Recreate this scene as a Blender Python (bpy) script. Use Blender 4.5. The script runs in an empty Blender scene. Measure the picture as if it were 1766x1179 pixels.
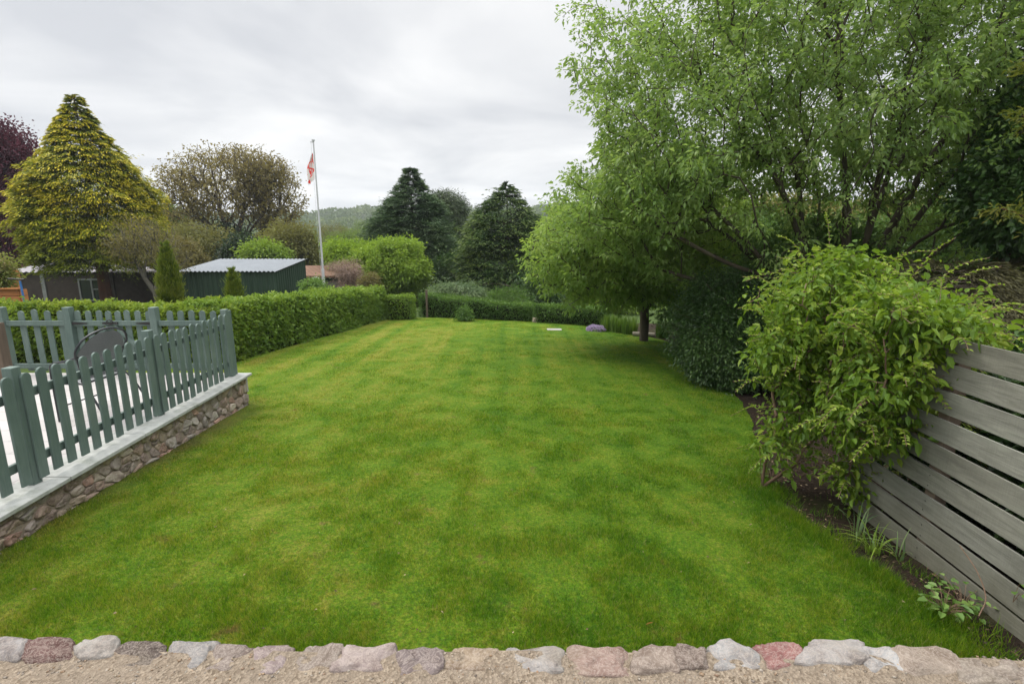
import bpy, math
import numpy as np
from mathutils import Vector, noise as mnoise
R = np.random.default_rng(7)
rad = math.radians
scene = bpy.context.scene
C = scene.collection

# ------------------------------------------------------------------ camera
H = 2.35                      # eye height over the lawn datum (m)
F = 870.0                     # focal length in photo pixels (1766 wide)
PITCH = math.atan(177.5 / F)
cd = bpy.data.cameras.new('camera'); cam = bpy.data.objects.new('camera', cd); C.objects.link(cam)
cam.location = (0, 0, H); cam.rotation_euler = (rad(90) - PITCH, 0, 0)
cd.sensor_width = 36; cd.lens = F * 36 / 1766; cd.clip_end = 3000; cd.clip_start = 0.05
scene.camera = cam

# ------------------------------------------------------------------ world: overcast sky
SUN_EL, SUN_AZ = 52, -60      # azimuth from +Y, negative = left
w = bpy.data.worlds.new('World'); scene.world = w; w.use_nodes = True
nt = w.node_tree; nt.nodes.clear(); N = nt.nodes.new; Lk = nt.links.new
out = N('ShaderNodeOutputWorld'); bg = N('ShaderNodeBackground'); Lk(bg.outputs[0], out.inputs[0])
sky = N('ShaderNodeTexSky'); sky.sky_type = 'NISHITA'; sky.sun_disc = False
sky.sun_elevation = rad(SUN_EL); sky.sun_rotation = rad(SUN_AZ)
tc = N('ShaderNodeTexCoord'); sep = N('ShaderNodeSeparateXYZ'); Lk(tc.outputs['Generated'], sep.inputs[0])
def wmath(op, a, b=None):
    n = N('ShaderNodeMath'); n.operation = op
    for i, q in enumerate((a, b)):
        if q is None: continue
        if isinstance(q, (int, float)): n.inputs[i].default_value = q
        else: Lk(q, n.inputs[i])
    return n.outputs[0]
zz = wmath('ADD', wmath('MAXIMUM', sep.outputs[2], 0.0), 0.14)
px = wmath('DIVIDE', sep.outputs[0], zz); py = wmath('DIVIDE', sep.outputs[1], zz)
cmb = N('ShaderNodeCombineXYZ'); Lk(px, cmb.inputs[0]); Lk(py, cmb.inputs[1])
nz = N('ShaderNodeTexNoise'); nz.inputs['Scale'].default_value = 0.85; nz.inputs['Detail'].default_value = 7
nz.inputs['Roughness'].default_value = 0.5; nz.inputs['Distortion'].default_value = 0.35; Lk(cmb.outputs[0], nz.inputs['Vector'])
cr = N('ShaderNodeValToRGB'); Lk(nz.outputs[0], cr.inputs[0])
cr.color_ramp.elements[0].position = 0.38; cr.color_ramp.elements[0].color = (0.455, 0.462, 0.478, 1)
cr.color_ramp.elements[1].position = 0.62; cr.color_ramp.elements[1].color = (0.69, 0.685, 0.675, 1)
# the overcast brightens towards the zenith
lift = N('ShaderNodeMapRange'); Lk(sep.outputs[2], lift.inputs[0])
lift.inputs[1].default_value = 0.40; lift.inputs[2].default_value = 0.80; lift.inputs[3].default_value = 1.0; lift.inputs[4].default_value = 4.0
hz = N('ShaderNodeMapRange'); Lk(sep.outputs[2], hz.inputs[0])
hz.inputs[1].default_value = 0.0; hz.inputs[2].default_value = 0.14; hz.inputs[3].default_value = 1.12; hz.inputs[4].default_value = 1.0
lf = wmath('MULTIPLY', lift.outputs[0], hz.outputs[0])
vm = N('ShaderNodeVectorMath'); vm.operation = 'SCALE'; Lk(cr.outputs[0], vm.inputs[0]); Lk(lf, vm.inputs['Scale'])
sk = N('ShaderNodeVectorMath'); sk.operation = 'SCALE'; Lk(sky.outputs[0], sk.inputs[0]); sk.inputs['Scale'].default_value = 0.08
mx = N('ShaderNodeMix'); mx.data_type = 'RGBA'; mx.inputs[0].default_value = 0.93
Lk(sk.outputs[0], mx.inputs[6]); Lk(vm.outputs[0], mx.inputs[7])
Lk(mx.outputs[2], bg.inputs[0]); bg.inputs[1].default_value = 1.0
ld = bpy.data.lights.new('sun', 'SUN'); ld.energy = 1.5; ld.angle = rad(22); ld.color = (1.0, 0.95, 0.87)
sun = bpy.data.objects.new('sun', ld); C.objects.link(sun); sun.location = (0, 0, 30)
sdir = Vector((math.sin(rad(SUN_AZ)) * math.cos(rad(SUN_EL)), math.cos(rad(SUN_AZ)) * math.cos(rad(SUN_EL)), math.sin(rad(SUN_EL))))
sun.rotation_euler = sdir.to_track_quat('Z', 'Y').to_euler()
vs = scene.view_settings; vs.view_transform = 'Standard'; vs.look = 'None'; vs.gamma = 1; vs.exposure = 0.60
scene.cycles.max_bounces = 8; scene.cycles.transparent_max_bounces = 8

# ------------------------------------------------------------------ helpers: pixels, terrain
cP, sP = math.cos(PITCH), math.sin(PITCH)
def ray(u, v):
    a = (u - 883) / F; b = (v - 589.5) / F
    return np.array([a, cP - b * sP, -sP - b * cP])
def at(u, v, Y):               # world point seen at photo pixel (u, v) at depth Y
    d = ray(u, v); t = Y / d[1]; return np.array([d[0] * t, Y, H + d[2] * t])
def atz(u, v, z):              # world point seen at photo pixel on the level z (relative to the eye)
    d = ray(u, v); t = z / d[2]; return np.array([d[0] * t, d[1] * t, H + z])
TY = np.array([-60, 0, 3, 7, 11, 14, 18.6, 24, 35, 60, 110, 200, 300, 430, 520, 900])
TZ = np.array([-2.2, -2.33, -2.34, -2.54, -2.71, -2.83, -3.02, -3.35, -4.1, -6.0, -11, -9, 0, 14, 19, 16])
def vnoise(x, y, seed=0):      # smooth value noise, arrays
    xi = np.floor(x).astype(np.int64); yi = np.floor(y).astype(np.int64); fx = x - xi; fy = y - yi
    fx = fx * fx * (3 - 2 * fx); fy = fy * fy * (3 - 2 * fy)
    def h(a, b):
        n = (a * 374761393 + b * 668265263 + seed * 982451653) & 0x7fffffff
        n = ((n ^ (n >> 13)) * 1274126177) & 0x7fffffff
        return ((n ^ (n >> 16)) & 0xffff) / 65535.0
    return (h(xi, yi) * (1 - fx) + h(xi + 1, yi) * fx) * (1 - fy) + (h(xi, yi + 1) * (1 - fx) + h(xi + 1, yi + 1) * fx) * fy
def fbm(x, y, seed=0, o=4):
    s = 0; a = 0.5
    for i in range(o): s = s + a * vnoise(x * 2 ** i + 17 * i, y * 2 ** i - 9 * i, seed + i); a *= 0.5
    return s
def zt(x, y):
    x = np.asarray(x, float); y = np.asarray(y, float)
    z = np.interp(y, TY, TZ) - 0.022 * np.clip(x, -3, 6)
    far = np.clip((y - 60) / 200, 0, 1)
    z = z + far * (fbm(x / 120, y / 120, 3) - 0.5) * 14 + np.clip((y - 20) / 40, 0, 1) * (fbm(x / 9, y / 9, 5) - 0.5) * 0.5
    z = z + far * np.clip(x / 300, -1, 1) * 5
    return z + H
def ground_hit(u, v):
    d = ray(u, v); t = 1.0
    for i in range(4000):
        p = d * t
        if p[2] + H <= zt(p[0], p[1]): break
        t += 0.01
    return p[0], p[1]

# ------------------------------------------------------------------ helpers: meshes
def mk(name, verts, faces, mat, parent=None, attrs=None, smooth=False, mats=None, midx=None):
    """verts (n,3), faces (m,k) array or list of lists -> one linked mesh object"""
    me = bpy.data.meshes.new(name)
    verts = np.asarray(verts, dtype=np.float32)
    if isinstance(faces, np.ndarray):
        m, k = faces.shape
        me.vertices.add(len(verts)); me.vertices.foreach_set('co', verts.ravel())
        me.loops.add(m * k); me.loops.foreach_set('vertex_index', faces.astype(np.int32).ravel())
        me.polygons.add(m); me.polygons.foreach_set('loop_start', np.arange(0, m * k, k, dtype=np.int32))
        me.update(calc_edges=True)
    else:
        me.from_pydata([tuple(map(float, v)) for v in verts], [], faces); me.update()
    if attrs:
        for an, arr in attrs.items():
            arr = np.asarray(arr, dtype=np.float32)
            if arr.ndim == 1:
                a = me.attributes.new(an, 'FLOAT', 'FACE'); a.data.foreach_set('value', arr)
            else:
                a = me.attributes.new(an, 'FLOAT_COLOR', 'FACE'); c4 = np.ones((len(arr), 4), np.float32); c4[:, :3] = arr
                a.data.foreach_set('color', c4.ravel())
    me.polygons.foreach_set('use_smooth', np.full(len(me.polygons), smooth))
    for q in (mats or [mat]): me.materials.append(q)
    if midx is not None: me.polygons.foreach_set('material_index', np.asarray(midx, dtype=np.int32))
    o = bpy.data.objects.new(name, me); C.objects.link(o)
    if parent: o.parent = parent; o.matrix_parent_inverse = parent.matrix_world.inverted() if False else o.matrix_parent_inverse
    return o
def tag(o, label=None, cat=None, group=None, kind=None):
    if label: o['label'] = label
    if cat: o['category'] = cat
    if group: o['group'] = group
    if kind: o['kind'] = kind
    return o
def thing(name, label, cat, loc, group=None):
    """Empty at the base; parts are built in world coordinates and re-based by adopt()"""
    o = bpy.data.objects.new(name, None); C.objects.link(o); o.location = tuple(map(float, loc))
    o.empty_display_size = 0.2
    return tag(o, label, cat, group)
def adopt(root, o, label=None, parent=None):
    o.parent = parent or root
    me = o.data; n = len(me.vertices); co = np.empty(n * 3, np.float32); me.vertices.foreach_get('co', co)
    co = co.reshape(-1, 3) - np.array(root.location, np.float32); me.vertices.foreach_set('co', co.ravel()); me.update()
    if label: o['label'] = label
    return o
class MB:                       # collects boxes, bars, tubes into one mesh
    def __init__(s): s.v = []; s.f = []; s.a = []
    def add(s, vs_, fs, val=0.5):
        b = len(s.v); s.v += [tuple(map(float, q)) for q in vs_]; s.f += [[b + i for i in f] for f in fs]; s.a += [val] * len(fs)
    def box(s, x0, x1, y0, y1, z0, z1, val=0.5, jit=0):
        vs_ = [(x, y, z) for z in (z0, z1) for x, y in ((x0, y0), (x1, y0), (x1, y1), (x0, y1))]
        s.add(vs_, [[3, 2, 1, 0], [4, 5, 6, 7], [0, 1, 5, 4], [1, 2, 6, 5], [2, 3, 7, 6], [3, 0, 4, 7]], val)
    def bar(s, a, b, wd, th, up=(0, 0, 1), val=0.5):   # bar from a to b, width across, thickness along 'up' side
        a = Vector(a); b = Vector(b); d = (b - a).normalized(); u = Vector(up); sd = d.cross(u).normalized(); u = sd.cross(d)
        vs_ = [p + sd * (i * wd / 2) + u * (j * th / 2) for p in (a, b) for i, j in ((-1, -1), (1, -1), (1, 1), (-1, 1))]
        s.add(vs_, [[3, 2, 1, 0], [4, 5, 6, 7], [0, 1, 5, 4], [1, 2, 6, 5], [2, 3, 7, 6], [3, 0, 4, 7]], val)
    def tube(s, pts, r, n=8, val=0.5, caps=True):
        pts = [Vector(tuple(map(float, p))) for p in pts]; rs = r if isinstance(r, (list, tuple)) else [r] * len(pts)
        b = len(s.v); prev = None
        for i, p in enumerate(pts):
            d = (pts[min(i + 1, len(pts) - 1)] - pts[max(i - 1, 0)]).normalized()
            if prev is None: sd = d.cross(Vector((0, 0, 1)) if abs(d.z) < .9 else Vector((1, 0, 0))).normalized()
            else: sd = (prev - d * prev.dot(d)).normalized()
            prev = sd; u = d.cross(sd)
            for k in range(n):
                t = 2 * math.pi * k / n; s.v.append(tuple(p + (sd * math.cos(t) + u * math.sin(t)) * rs[i]))
        for i in range(len(pts) - 1):
            for k in range(n):
                s.f.append([b + i * n + k, b + i * n + (k + 1) % n, b + (i + 1) * n + (k + 1) % n, b + (i + 1) * n + k]); s.a.append(val)
        if caps:
            s.f.append([b + k for k in range(n)][::-1]); s.f.append([b + (len(pts) - 1) * n + k for k in range(n)]); s.a += [val, val]
    def build(s, name, mat, root=None, parent=None, bevel=0, smooth=False, label=None):
        o = mk(name, s.v, s.f, mat, attrs={'rnd': s.a}, smooth=smooth)
        if bevel:
            m = o.modifiers.new('bevel', 'BEVEL'); m.width = bevel; m.segments = 2; m.limit_method = 'ANGLE'
        if root: adopt(root, o, label, parent)
        return o

# ------------------------------------------------------------------ materials
def newmat(name):
    m = bpy.data.materials.new(name); m.use_nodes = True; t = m.node_tree; t.nodes.clear()
    o = t.nodes.new('ShaderNodeOutputMaterial')
    return m, t, o
class NT:
    def __init__(s, t): s.t = t
    def n(s, typ, **kw):
        q = s.t.nodes.new(typ)
        for k, v in kw.items(): setattr(q, k, v)
        return q
    def l(s, a, b): s.t.links.new(a, b)
    def math(s, op, a, b=None, c=None, clamp=False):
        q = s.n('ShaderNodeMath', operation=op, use_clamp=clamp)
        for i, x in enumerate((a, b, c)):
            if x is None: continue
            if isinstance(x, (int, float)): q.inputs[i].default_value = x
            else: s.l(x, q.inputs[i])
        return q.outputs[0]
    def noise(s, vec, scale, detail=3, rough=0.55, dist=0.0):
        q = s.n('ShaderNodeTexNoise'); q.inputs['Scale'].default_value = scale; q.inputs['Detail'].default_value = detail
        q.inputs['Roughness'].default_value = rough; q.inputs['Distortion'].default_value = dist
        if vec is not None: s.l(vec, q.inputs['Vector'])
        return q.outputs[0]
    def pos(s, scale=(1, 1, 1)):
        g = s.n('ShaderNodeNewGeometry'); mp = s.n('ShaderNodeMapping'); s.l(g.outputs['Position'], mp.inputs[0])
        mp.inputs['Scale'].default_value = scale; return mp.outputs[0]
    def obj(s, scale=(1, 1, 1)):
        g = s.n('ShaderNodeTexCoord'); mp = s.n('ShaderNodeMapping'); s.l(g.outputs['Object'], mp.inputs[0])
        mp.inputs['Scale'].default_value = scale; return mp.outputs[0]
    def ramp(s, fac, stops):
        q = s.n('ShaderNodeValToRGB'); e = q.color_ramp.elements
        while len(e) > 1: e.remove(e[-1])
        e[0].position = stops[0][0]; e[0].color = (*stops[0][1], 1)
        for p, c in stops[1:]: z = e.new(p); z.color = (*c, 1)
        s.l(fac, q.inputs[0]); return q.outputs[0]
    def mix(s, fac, a, b, blend='MIX'):
        q = s.n('ShaderNodeMix', data_type='RGBA', blend_type=blend)
        for i, x in ((0, fac), (6, a), (7, b)):
            if isinstance(x, (int, float)): q.inputs[i].default_value = x
            elif isinstance(x, tuple): q.inputs[i].default_value = (*x, 1)
            else: s.l(x, q.inputs[i])
        return q.outputs[2]
    def attr(s, name):
        q = s.n('ShaderNodeAttribute', attribute_name=name); return q
    def bump(s, h, strength=0.5, dist=0.01):
        q = s.n('ShaderNodeBump'); q.inputs['Strength'].default_value = strength; q.inputs['Distance'].default_value = dist
        s.l(h, q.inputs['Height']); return q.outputs[0]
    def pbsdf(s, col, rough=0.6, spec=0.3, nrm=None, metal=0):
        q = s.n('ShaderNodeBsdfPrincipled')
        if isinstance(col, tuple): q.inputs['Base Color'].default_value = (*col, 1)
        else: s.l(col, q.inputs['Base Color'])
        if isinstance(rough, (int, float)): q.inputs['Roughness'].default_value = rough
        else: s.l(rough, q.inputs['Roughness'])
        q.inputs['Specular IOR Level'].default_value = spec; q.inputs['Metallic'].default_value = metal
        if nrm is not None: s.l(nrm, q.inputs['Normal'])
        return q.outputs[0]
def leafmat(name, dark, mid, light, trans=0.35, rough=0.5, spec=0.25, vary=0.35, nscale=0.6, tcol=None):
    m, t, o = newmat(name); n = NT(t)
    a = n.attr('rnd').outputs['Fac']
    nz = n.noise(n.pos(), nscale, 2)
    f = n.math('ADD', n.math('MULTIPLY', a, 1 - vary), n.math('MULTIPLY', n.math('SUBTRACT', n.math('MULTIPLY', nz, 2.4), 0.7), vary), clamp=True)
    col = n.ramp(f, [(0.0, dark), (0.5, mid), (1.0, light)])
    p = n.pbsdf(col, rough, spec)
    tr = n.n('ShaderNodeBsdfTranslucent'); n.l(n.mix(0.5, col, tcol or (mid[0] * 1.9, mid[1] * 1.7, mid[2] * 0.8)), tr.inputs[0])
    ms = n.n('ShaderNodeMixShader'); ms.inputs[0].default_value = trans
    n.l(p, ms.inputs[1]); n.l(tr.outputs[0], ms.inputs[2]); n.l(ms.outputs[0], o.inputs[0]); return m
def barkmat(name, c1, c2, scale=6):
    m, t, o = newmat(name); n = NT(t); p = n.pos((1, 1, 0.25))
    h = n.noise(p, scale * 4, 5, 0.65); q = n.noise(n.pos(), scale * .4, 3)
    col = n.mix(n.ramp(q, [(0.35, (0, 0, 0)), (0.65, (1, 1, 1))]), c1, c2)
    col = n.mix(n.math('MULTIPLY', h, .6), col, (c1[0] * .4, c1[1] * .4, c1[2] * .4))
    n.l(n.pbsdf(col, 0.9, 0.1, n.bump(h, .8, .02)), o.inputs[0]); return m
def plainmat(name, col, rough=0.6, spec=0.3, metal=0, var=0.25, scale=8, bump=0.2, stretch=(1, 1, 1), dirt=None):
    m, t, o = newmat(name); n = NT(t); p = n.pos(stretch)
    a = n.noise(p, scale, 5, 0.6); b = n.noise(n.pos(), 1.3, 3)
    k = n.math('ADD', n.math('MULTIPLY', a, .6), n.math('MULTIPLY', b, .4))
    lo = tuple(c * (1 - var) for c in col); hi = tuple(min(1, c * (1 + var)) for c in col)
    c = n.ramp(k, [(0.3, lo), (0.7, hi)])
    if dirt: c = n.mix(n.ramp(n.noise(n.pos(), 5, 6, .7), [(.52, (0, 0, 0)), (.72, (.7, .7, .7))]), c, dirt)
    rv = n.attr('rnd').outputs['Fac']; c = n.mix(n.math('MULTIPLY', rv, 1.0), n.mix(1.0, c, (.82, .82, .82), 'MULTIPLY'), c)
    n.l(n.pbsdf(c, rough, spec, n.bump(a, bump, .01), metal), o.inputs[0]); return m

def lawn_color(n):             # same field of colour for the turf sheet and the blades that grow on it
    P = n.pos()
    big = n.noise(P, 0.8, 4, .6, .4); med = n.noise(n.pos((1.2, .9, 1)), 3.1, 5, .68, .3); fine = n.noise(P, 24, 5, .8)
    sx = n.n('ShaderNodeSeparateXYZ'); n.l(P, sx.inputs[0])
    xw = n.math('ADD', sx.outputs[0], n.math('MULTIPLY', n.math('SUBTRACT', n.noise(P, .25, 2), .5), .5))
    stripe = n.math('SINE', n.math('MULTIPLY', xw, 7.6))
    st2 = n.noise(n.pos((2.6, .12, 1)), 1.0, 3, .6)
    farw = n.n('ShaderNodeMapRange'); n.l(sx.outputs[1], farw.inputs[0]); farw.inputs[1].default_value = 4; farw.inputs[2].default_value = 11
    farw.inputs[3].default_value = .15; farw.inputs[4].default_value = 1
    f = n.math('ADD', n.math('MULTIPLY', big, .40), n.math('MULTIPLY', med, .48))
    f = n.math('ADD', f, n.math('MULTIPLY', n.math('SUBTRACT', fine, .5), 1.0))
    f = n.math('ADD', f, n.math('MULTIPLY', n.math('MULTIPLY', stripe, .035), farw.outputs[0]))
    f = n.math('ADD', f, n.math('MULTIPLY', n.math('MULTIPLY', n.math('SUBTRACT', st2, .5), .48), farw.outputs[0]))
    # colour runs from yellower at the left to deeper green at the right
    lx = n.n('ShaderNodeMapRange'); n.l(sx.outputs[0], lx.inputs[0]); lx.inputs[1].default_value = -4; lx.inputs[2].default_value = 3.5
    lx.inputs[3].default_value = .07; lx.inputs[4].default_value = -.06
    f = n.math('ADD', n.math('ADD', f, .085), lx.outputs[0])
    col = n.ramp(f, [(.34, (.052, .148, .007)), (.46, (.098, .208, .009)), (.58, (.158, .248, .014)), (.76, (.285, .285, .045))])
    sp = n.noise(P, 5.5, 4, .7)
    brown = n.math('MULTIPLY', n.ramp(sp, [(.60, (0, 0, 0)), (.70, (1, 1, 1))]), n.ramp(med, [(.45, (0, 0, 0)), (.58, (1, 1, 1))]))
    col = n.mix(n.math('MULTIPLY', brown, .75), col, (.20, .13, .06))
    wl = n.n('ShaderNodeMapRange'); n.l(n.math('ADD', sx.outputs[0], n.math('MULTIPLY', n.noise(P, 2.2, 4, .6), .9)), wl.inputs[0]); wl.inputs[1].default_value = -3.55; wl.inputs[2].default_value = -3.15; wl.inputs[3].default_value = .7; wl.inputs[4].default_value = 0
    yl = n.n('ShaderNodeMapRange'); n.l(sx.outputs[1], yl.inputs[0]); yl.inputs[1].default_value = 6.8; yl.inputs[2].default_value = 7.8; yl.inputs[3].default_value = 1; yl.inputs[4].default_value = 0
    return n.mix(n.math('MULTIPLY', wl.outputs[0], yl.outputs[0]), col, (.115, .075, .038))
m_lawn, t, o = newmat('lawn'); n = NT(t)
lc = lawn_color(n); fz = n.noise(n.pos(), 60, 4, .7)
dk = n.n('ShaderNodeMapRange'); gy = n.n('ShaderNodeSeparateXYZ'); n.l(n.pos(), gy.inputs[0])
lc2 = n.mix(n.ramp(fz, [(.38, (.1, .1, .1)), (.62, (.7, .7, .7))]), lc, (.035, .055, .010))
n.l(n.pbsdf(lc2, .9, .1, n.bump(fz, 1, .03)), o.inputs[0])
m_blade, t, o = newmat('grass_blade'); n = NT(t); lc = lawn_color(n)
rv = n.attr('rnd').outputs['Fac']
lc = n.mix(rv, n.mix(1.0, lc, (.50, .60, .55), 'MULTIPLY'), n.mix(1.0, lc, (1.75, 1.55, 1.3), 'MULTIPLY'))
lc = n.mix(n.ramp(rv, [(.93, (0, 0, 0)), (.95, (.8, .8, .8))]), lc, (.30, .26, .11))
p = n.pbsdf(lc, .55, .2); tr = n.n('ShaderNodeBsdfTranslucent'); n.l(lc, tr.inputs[0])
ms = n.n('ShaderNodeMixShader'); ms.inputs[0].default_value = .5; n.l(p, ms.inputs[1]); n.l(tr.outputs[0], ms.inputs[2]); n.l(ms.outputs[0], o.inputs[0])

m_ground, t, o = newmat('ground'); n = NT(t)
g = n.ramp(n.noise(n.pos(), .08, 5, .6), [(.3, (.03, .06, .012)), (.5, (.05, .085, .02)), (.7, (.085, .12, .03))])
n.l(n.pbsdf(n.mix(n.math('MULTIPLY', n.noise(n.pos(), 2.5, 4, .7), .5), g, (.04, .045, .02)), .95, .1, n.bump(n.noise(n.pos(), 3, 4), 1, .1)), o.inputs[0])
m_soil, t, o = newmat('soil'); n = NT(t)
s1 = n.noise(n.pos(), 22, 6, .7)
c = n.ramp(s1, [(.3, (.012, .009, .007)), (.55, (.036, .025, .018)), (.72, (.085, .060, .044))])
c = n.mix(n.ramp(n.noise(n.pos(), 2.2, 3), [(.5, (0, 0, 0)), (.7, (.6, .6, .6))]), c, (.05, .06, .02))
n.l(n.pbsdf(c, .95, .1, n.bump(s1, 1, .04)), o.inputs[0])

# ------------------------------------------------------------------ leaves, skeletons
def unit(a): return a / np.maximum(np.linalg.norm(a, axis=-1, keepdims=True), 1e-9)
def leaf_quads(pos, d, L, W, up=1.0, fold=.22, droop=.15, hexa=False):
    n_ = len(pos); d = unit(d); r = R.normal(size=(n_, 3)) * .8 + np.array([0, 0, up])
    s = unit(np.cross(d, r)); nn = unit(np.cross(s, d))
    L = np.broadcast_to(np.asarray(L, float), (n_,))[:, None]; W = np.broadcast_to(np.asarray(W, float), (n_,))[:, None]
    dz = np.array([0, 0, -1.0])
    tip = pos + d * L + dz * droop * L
    if not hexa:
        m = pos + d * L * .45
        v = np.stack([pos, m + s * W / 2 + nn * fold * W, tip, m - s * W / 2 + nn * fold * W], 1).reshape(-1, 3)
        f = np.arange(n_ * 4).reshape(-1, 4)
        return v, f, 1
    a = pos + d * L * .28; b = pos + d * L * .66 + dz * droop * L * .4
    v = np.stack([pos, a + s * W * .46 + nn * fold * W, b + s * W * .40 + nn * fold * W * .8, tip,
                  b - s * W * .40 + nn * fold * W * .8, a - s * W * .46 + nn * fold * W], 1).reshape(-1, 3)
    base = (np.arange(n_) * 6)[:, None]
    f = np.concatenate([base + np.array([0, 1, 2, 3]), base + np.array([0, 3, 4, 5])], 1).reshape(-1, 4)
    return v, f, 2
def dirs(n_): return unit(R.normal(size=(n_, 3)))
def ell(u, v, ru, rv, Y, ry=None, up=None):
    c = at(u, v, Y); k = Y / F / (ray(u, v)[1]) 
    return (c, np.array([ru * k, ry if ry else ru * k, rv * k]))
def blob_pts(ells, n_, inner=.25, rough=.25, seed=0, power=.5):
    vol = np.array([np.prod(e[1]) for e in ells]) ** .8; pr = vol / vol.sum(); outp = []
    idx = R.choice(len(ells), n_, p=pr)
    for i, (c, r) in enumerate(ells):
        k = (idx == i).sum(); d = dirs(k)
        mod = 1 + rough * 2 * (fbm(d[:, 0] * 2.2 + d[:, 2] * 1.3 + seed + i * 7, d[:, 1] * 2.2 - d[:, 2] * 2 + 31, seed) - .48)
        q = inner + (1 - inner) * R.random(k) ** power
        outp.append(c + d * r * (q * mod)[:, None])
    return np.concatenate(outp)
def skeleton(trunks, targets, alpha=.35, seg=.3, wob=.06):
    """trunks: list of polylines (first point = root). targets get joined by branches. -> nodes, parent"""
    P = []; par = []; pl = []
    for tr_ in trunks:
        prev = -1
        for i, q in enumerate(tr_):
            q = np.asarray(q, float)
            if i == 0 and P:
                d = np.linalg.norm(np.array(P) - q, axis=1); j = int(d.argmin())
                if d[j] < .02: prev = j; continue
            P.append(q); par.append(prev); pl.append(0 if prev < 0 else pl[prev] + np.linalg.norm(q - P[prev])); prev = len(P) - 1
    cap = len(P) + len(targets) * 14 + 10
    A = np.zeros((cap, 3)); A[:len(P)] = P; PL = np.zeros(cap); PL[:len(P)] = pl; n_ = len(P); par = list(par)
    skip0 = 1
    root = A[:n_].copy()
    dist = np.array([np.linalg.norm(root - t_, axis=1).min() for t_ in targets]); order = np.argsort(dist)
    ends = []
    for k in order:
        t_ = targets[k]; dd = np.linalg.norm(A[:n_] - t_, axis=1); cost = dd + alpha * PL[:n_]
        cost[0] += 5
        cost = cost + .6 * np.maximum(0, A[:n_, 2] - t_[2])
        j = int(cost.argmin()); m = max(1, min(12, int(math.ceil(dd[j] / seg)))); a = A[j]; prev = j
        off = R.normal(size=3) * dd[j] * wob; upb = np.array([0, 0, .10 * dd[j]])
        for i in range(1, m + 1):
            s = i / m; q = a + (t_ - a) * s + (off + upb) * math.sin(math.pi * s)
            A[n_] = q; par.append(prev); PL[n_] = PL[prev] + np.linalg.norm(q - A[prev]); prev = n_; n_ += 1
        ends.append(prev)
    return A[:n_], np.array(par), np.array(ends)
def skel_mesh(P, par, tip=.006, expo=2.3, rmax=.3, nmin=0.0):
    n_ = len(P); r = np.full(n_, 0.0); cnt = np.zeros(n_)
    haschild = np.zeros(n_, bool); haschild[par[par >= 0]] = True
    acc = np.where(haschild, 0, tip ** expo)
    for i in range(n_ - 1, -1, -1):
        if par[i] >= 0: acc[par[i]] += acc[i]
    r = np.minimum(acc ** (1 / expo), rmax)
    e = np.where(par >= 0)[0]; V = []; Fc = []; base = 0
    for sides, sel in ((4, e[r[e] < .03]), (8, e[r[e] >= .03])):
        if len(sel) == 0: continue
        a = P[par[sel]]; b = P[sel]; d = unit(b - a); ref = np.where(np.abs(d[:, 2:3]) < .9, np.array([[0, 0, 1.]]), np.array([[1., 0, 0]]))
        s = unit(np.cross(d, ref)); u = np.cross(d, s); ra = np.minimum(r[par[sel]], r[sel] * 1.35); rb = r[sel]
        b = b + d * rb[:, None] * .4
        th = np.arange(sides) * 2 * math.pi / sides
        ring = lambda c, q: c[:, None, :] + q[:, None, None] * (np.cos(th)[None, :, None] * s[:, None, :] + np.sin(th)[None, :, None] * u[:, None, :])
        v = np.concatenate([ring(a, ra), ring(b, rb)], 1).reshape(-1, 3)
        k = np.arange(sides); q = np.stack([k, (k + 1) % sides, (k + 1) % sides + sides, k + sides], 1)
        f = (np.arange(len(sel)) * 2 * sides)[:, None, None] + q[None]
        V.append(v); Fc.append(f.reshape(-1, 4) + base); base += len(v)
    return np.concatenate(V), np.concatenate(Fc), r
def foliage(centers, per, spread, L, W, outc=None, up=1.0, droop=.2, hexa=False, jit=.3, down=.2, cl=.5):
    """per leaves round each centre; returns verts, faces, rnd"""
    n_ = len(centers); c = np.repeat(centers, per, 0); off = R.normal(size=(n_ * per, 3)) * np.asarray(spread)
    pos = c + off
    d = unit(off) * .8 + R.normal(size=off.shape) * .5; d[:, 2] -= down
    if outc is not None: d = d + unit(c - outc) * .5
    ln = L * (1 + jit * R.normal(size=n_ * per)).clip(.5, 1.6)
    v, f, k = leaf_quads(pos, d, ln, ln * W / L, up=up, droop=droop, hexa=hexa)
    rn = (np.repeat(R.random(n_), per) * cl + R.random(n_ * per) * (1 - cl))
    return v, f, np.repeat(rn, k)

def tree(name, label, cat, trunks, ells, ntg, per, spread, L, W, mleaf, mbark, group=None, tip=.006, alpha=.35, rmax=.25,
         inner=.25, rough=.3, seed=0, down=.2, hexa=False, power=.5, seg=.35, extra=None, expo=2.3, zmin=None, crown='crown', bark='trunk', cl=.5, hole=None):
    root = thing(name, label, cat, trunks[0][0], group)
    tg = blob_pts(ells, ntg, inner, rough, seed, power)
    if zmin is not None: tg = tg[tg[:, 2] > zmin]
    if hole is not None: tg = tg[(np.linalg.norm((tg - hole[0]) / hole[1], axis=1) > 1) | (R.random(len(tg)) < .14)]
    if extra is not None: tg = np.concatenate([tg, extra])
    P, par, ends = skeleton(trunks, tg, alpha, seg)
    v, f, r = skel_mesh(P, par, tip, expo, rmax)
    adopt(root, mk(bark, v, f, mbark, smooth=True))
    cs = np.concatenate([P[ends], P[par[ends]]]) if len(ends) else tg
    v, f, rn = foliage(cs, per, spread, L, W, outc=ells[0][0], down=down, hexa=hexa, cl=cl)
    adopt(root, mk(crown, v, f, mleaf, attrs={'rnd': rn}))
    return root

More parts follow.
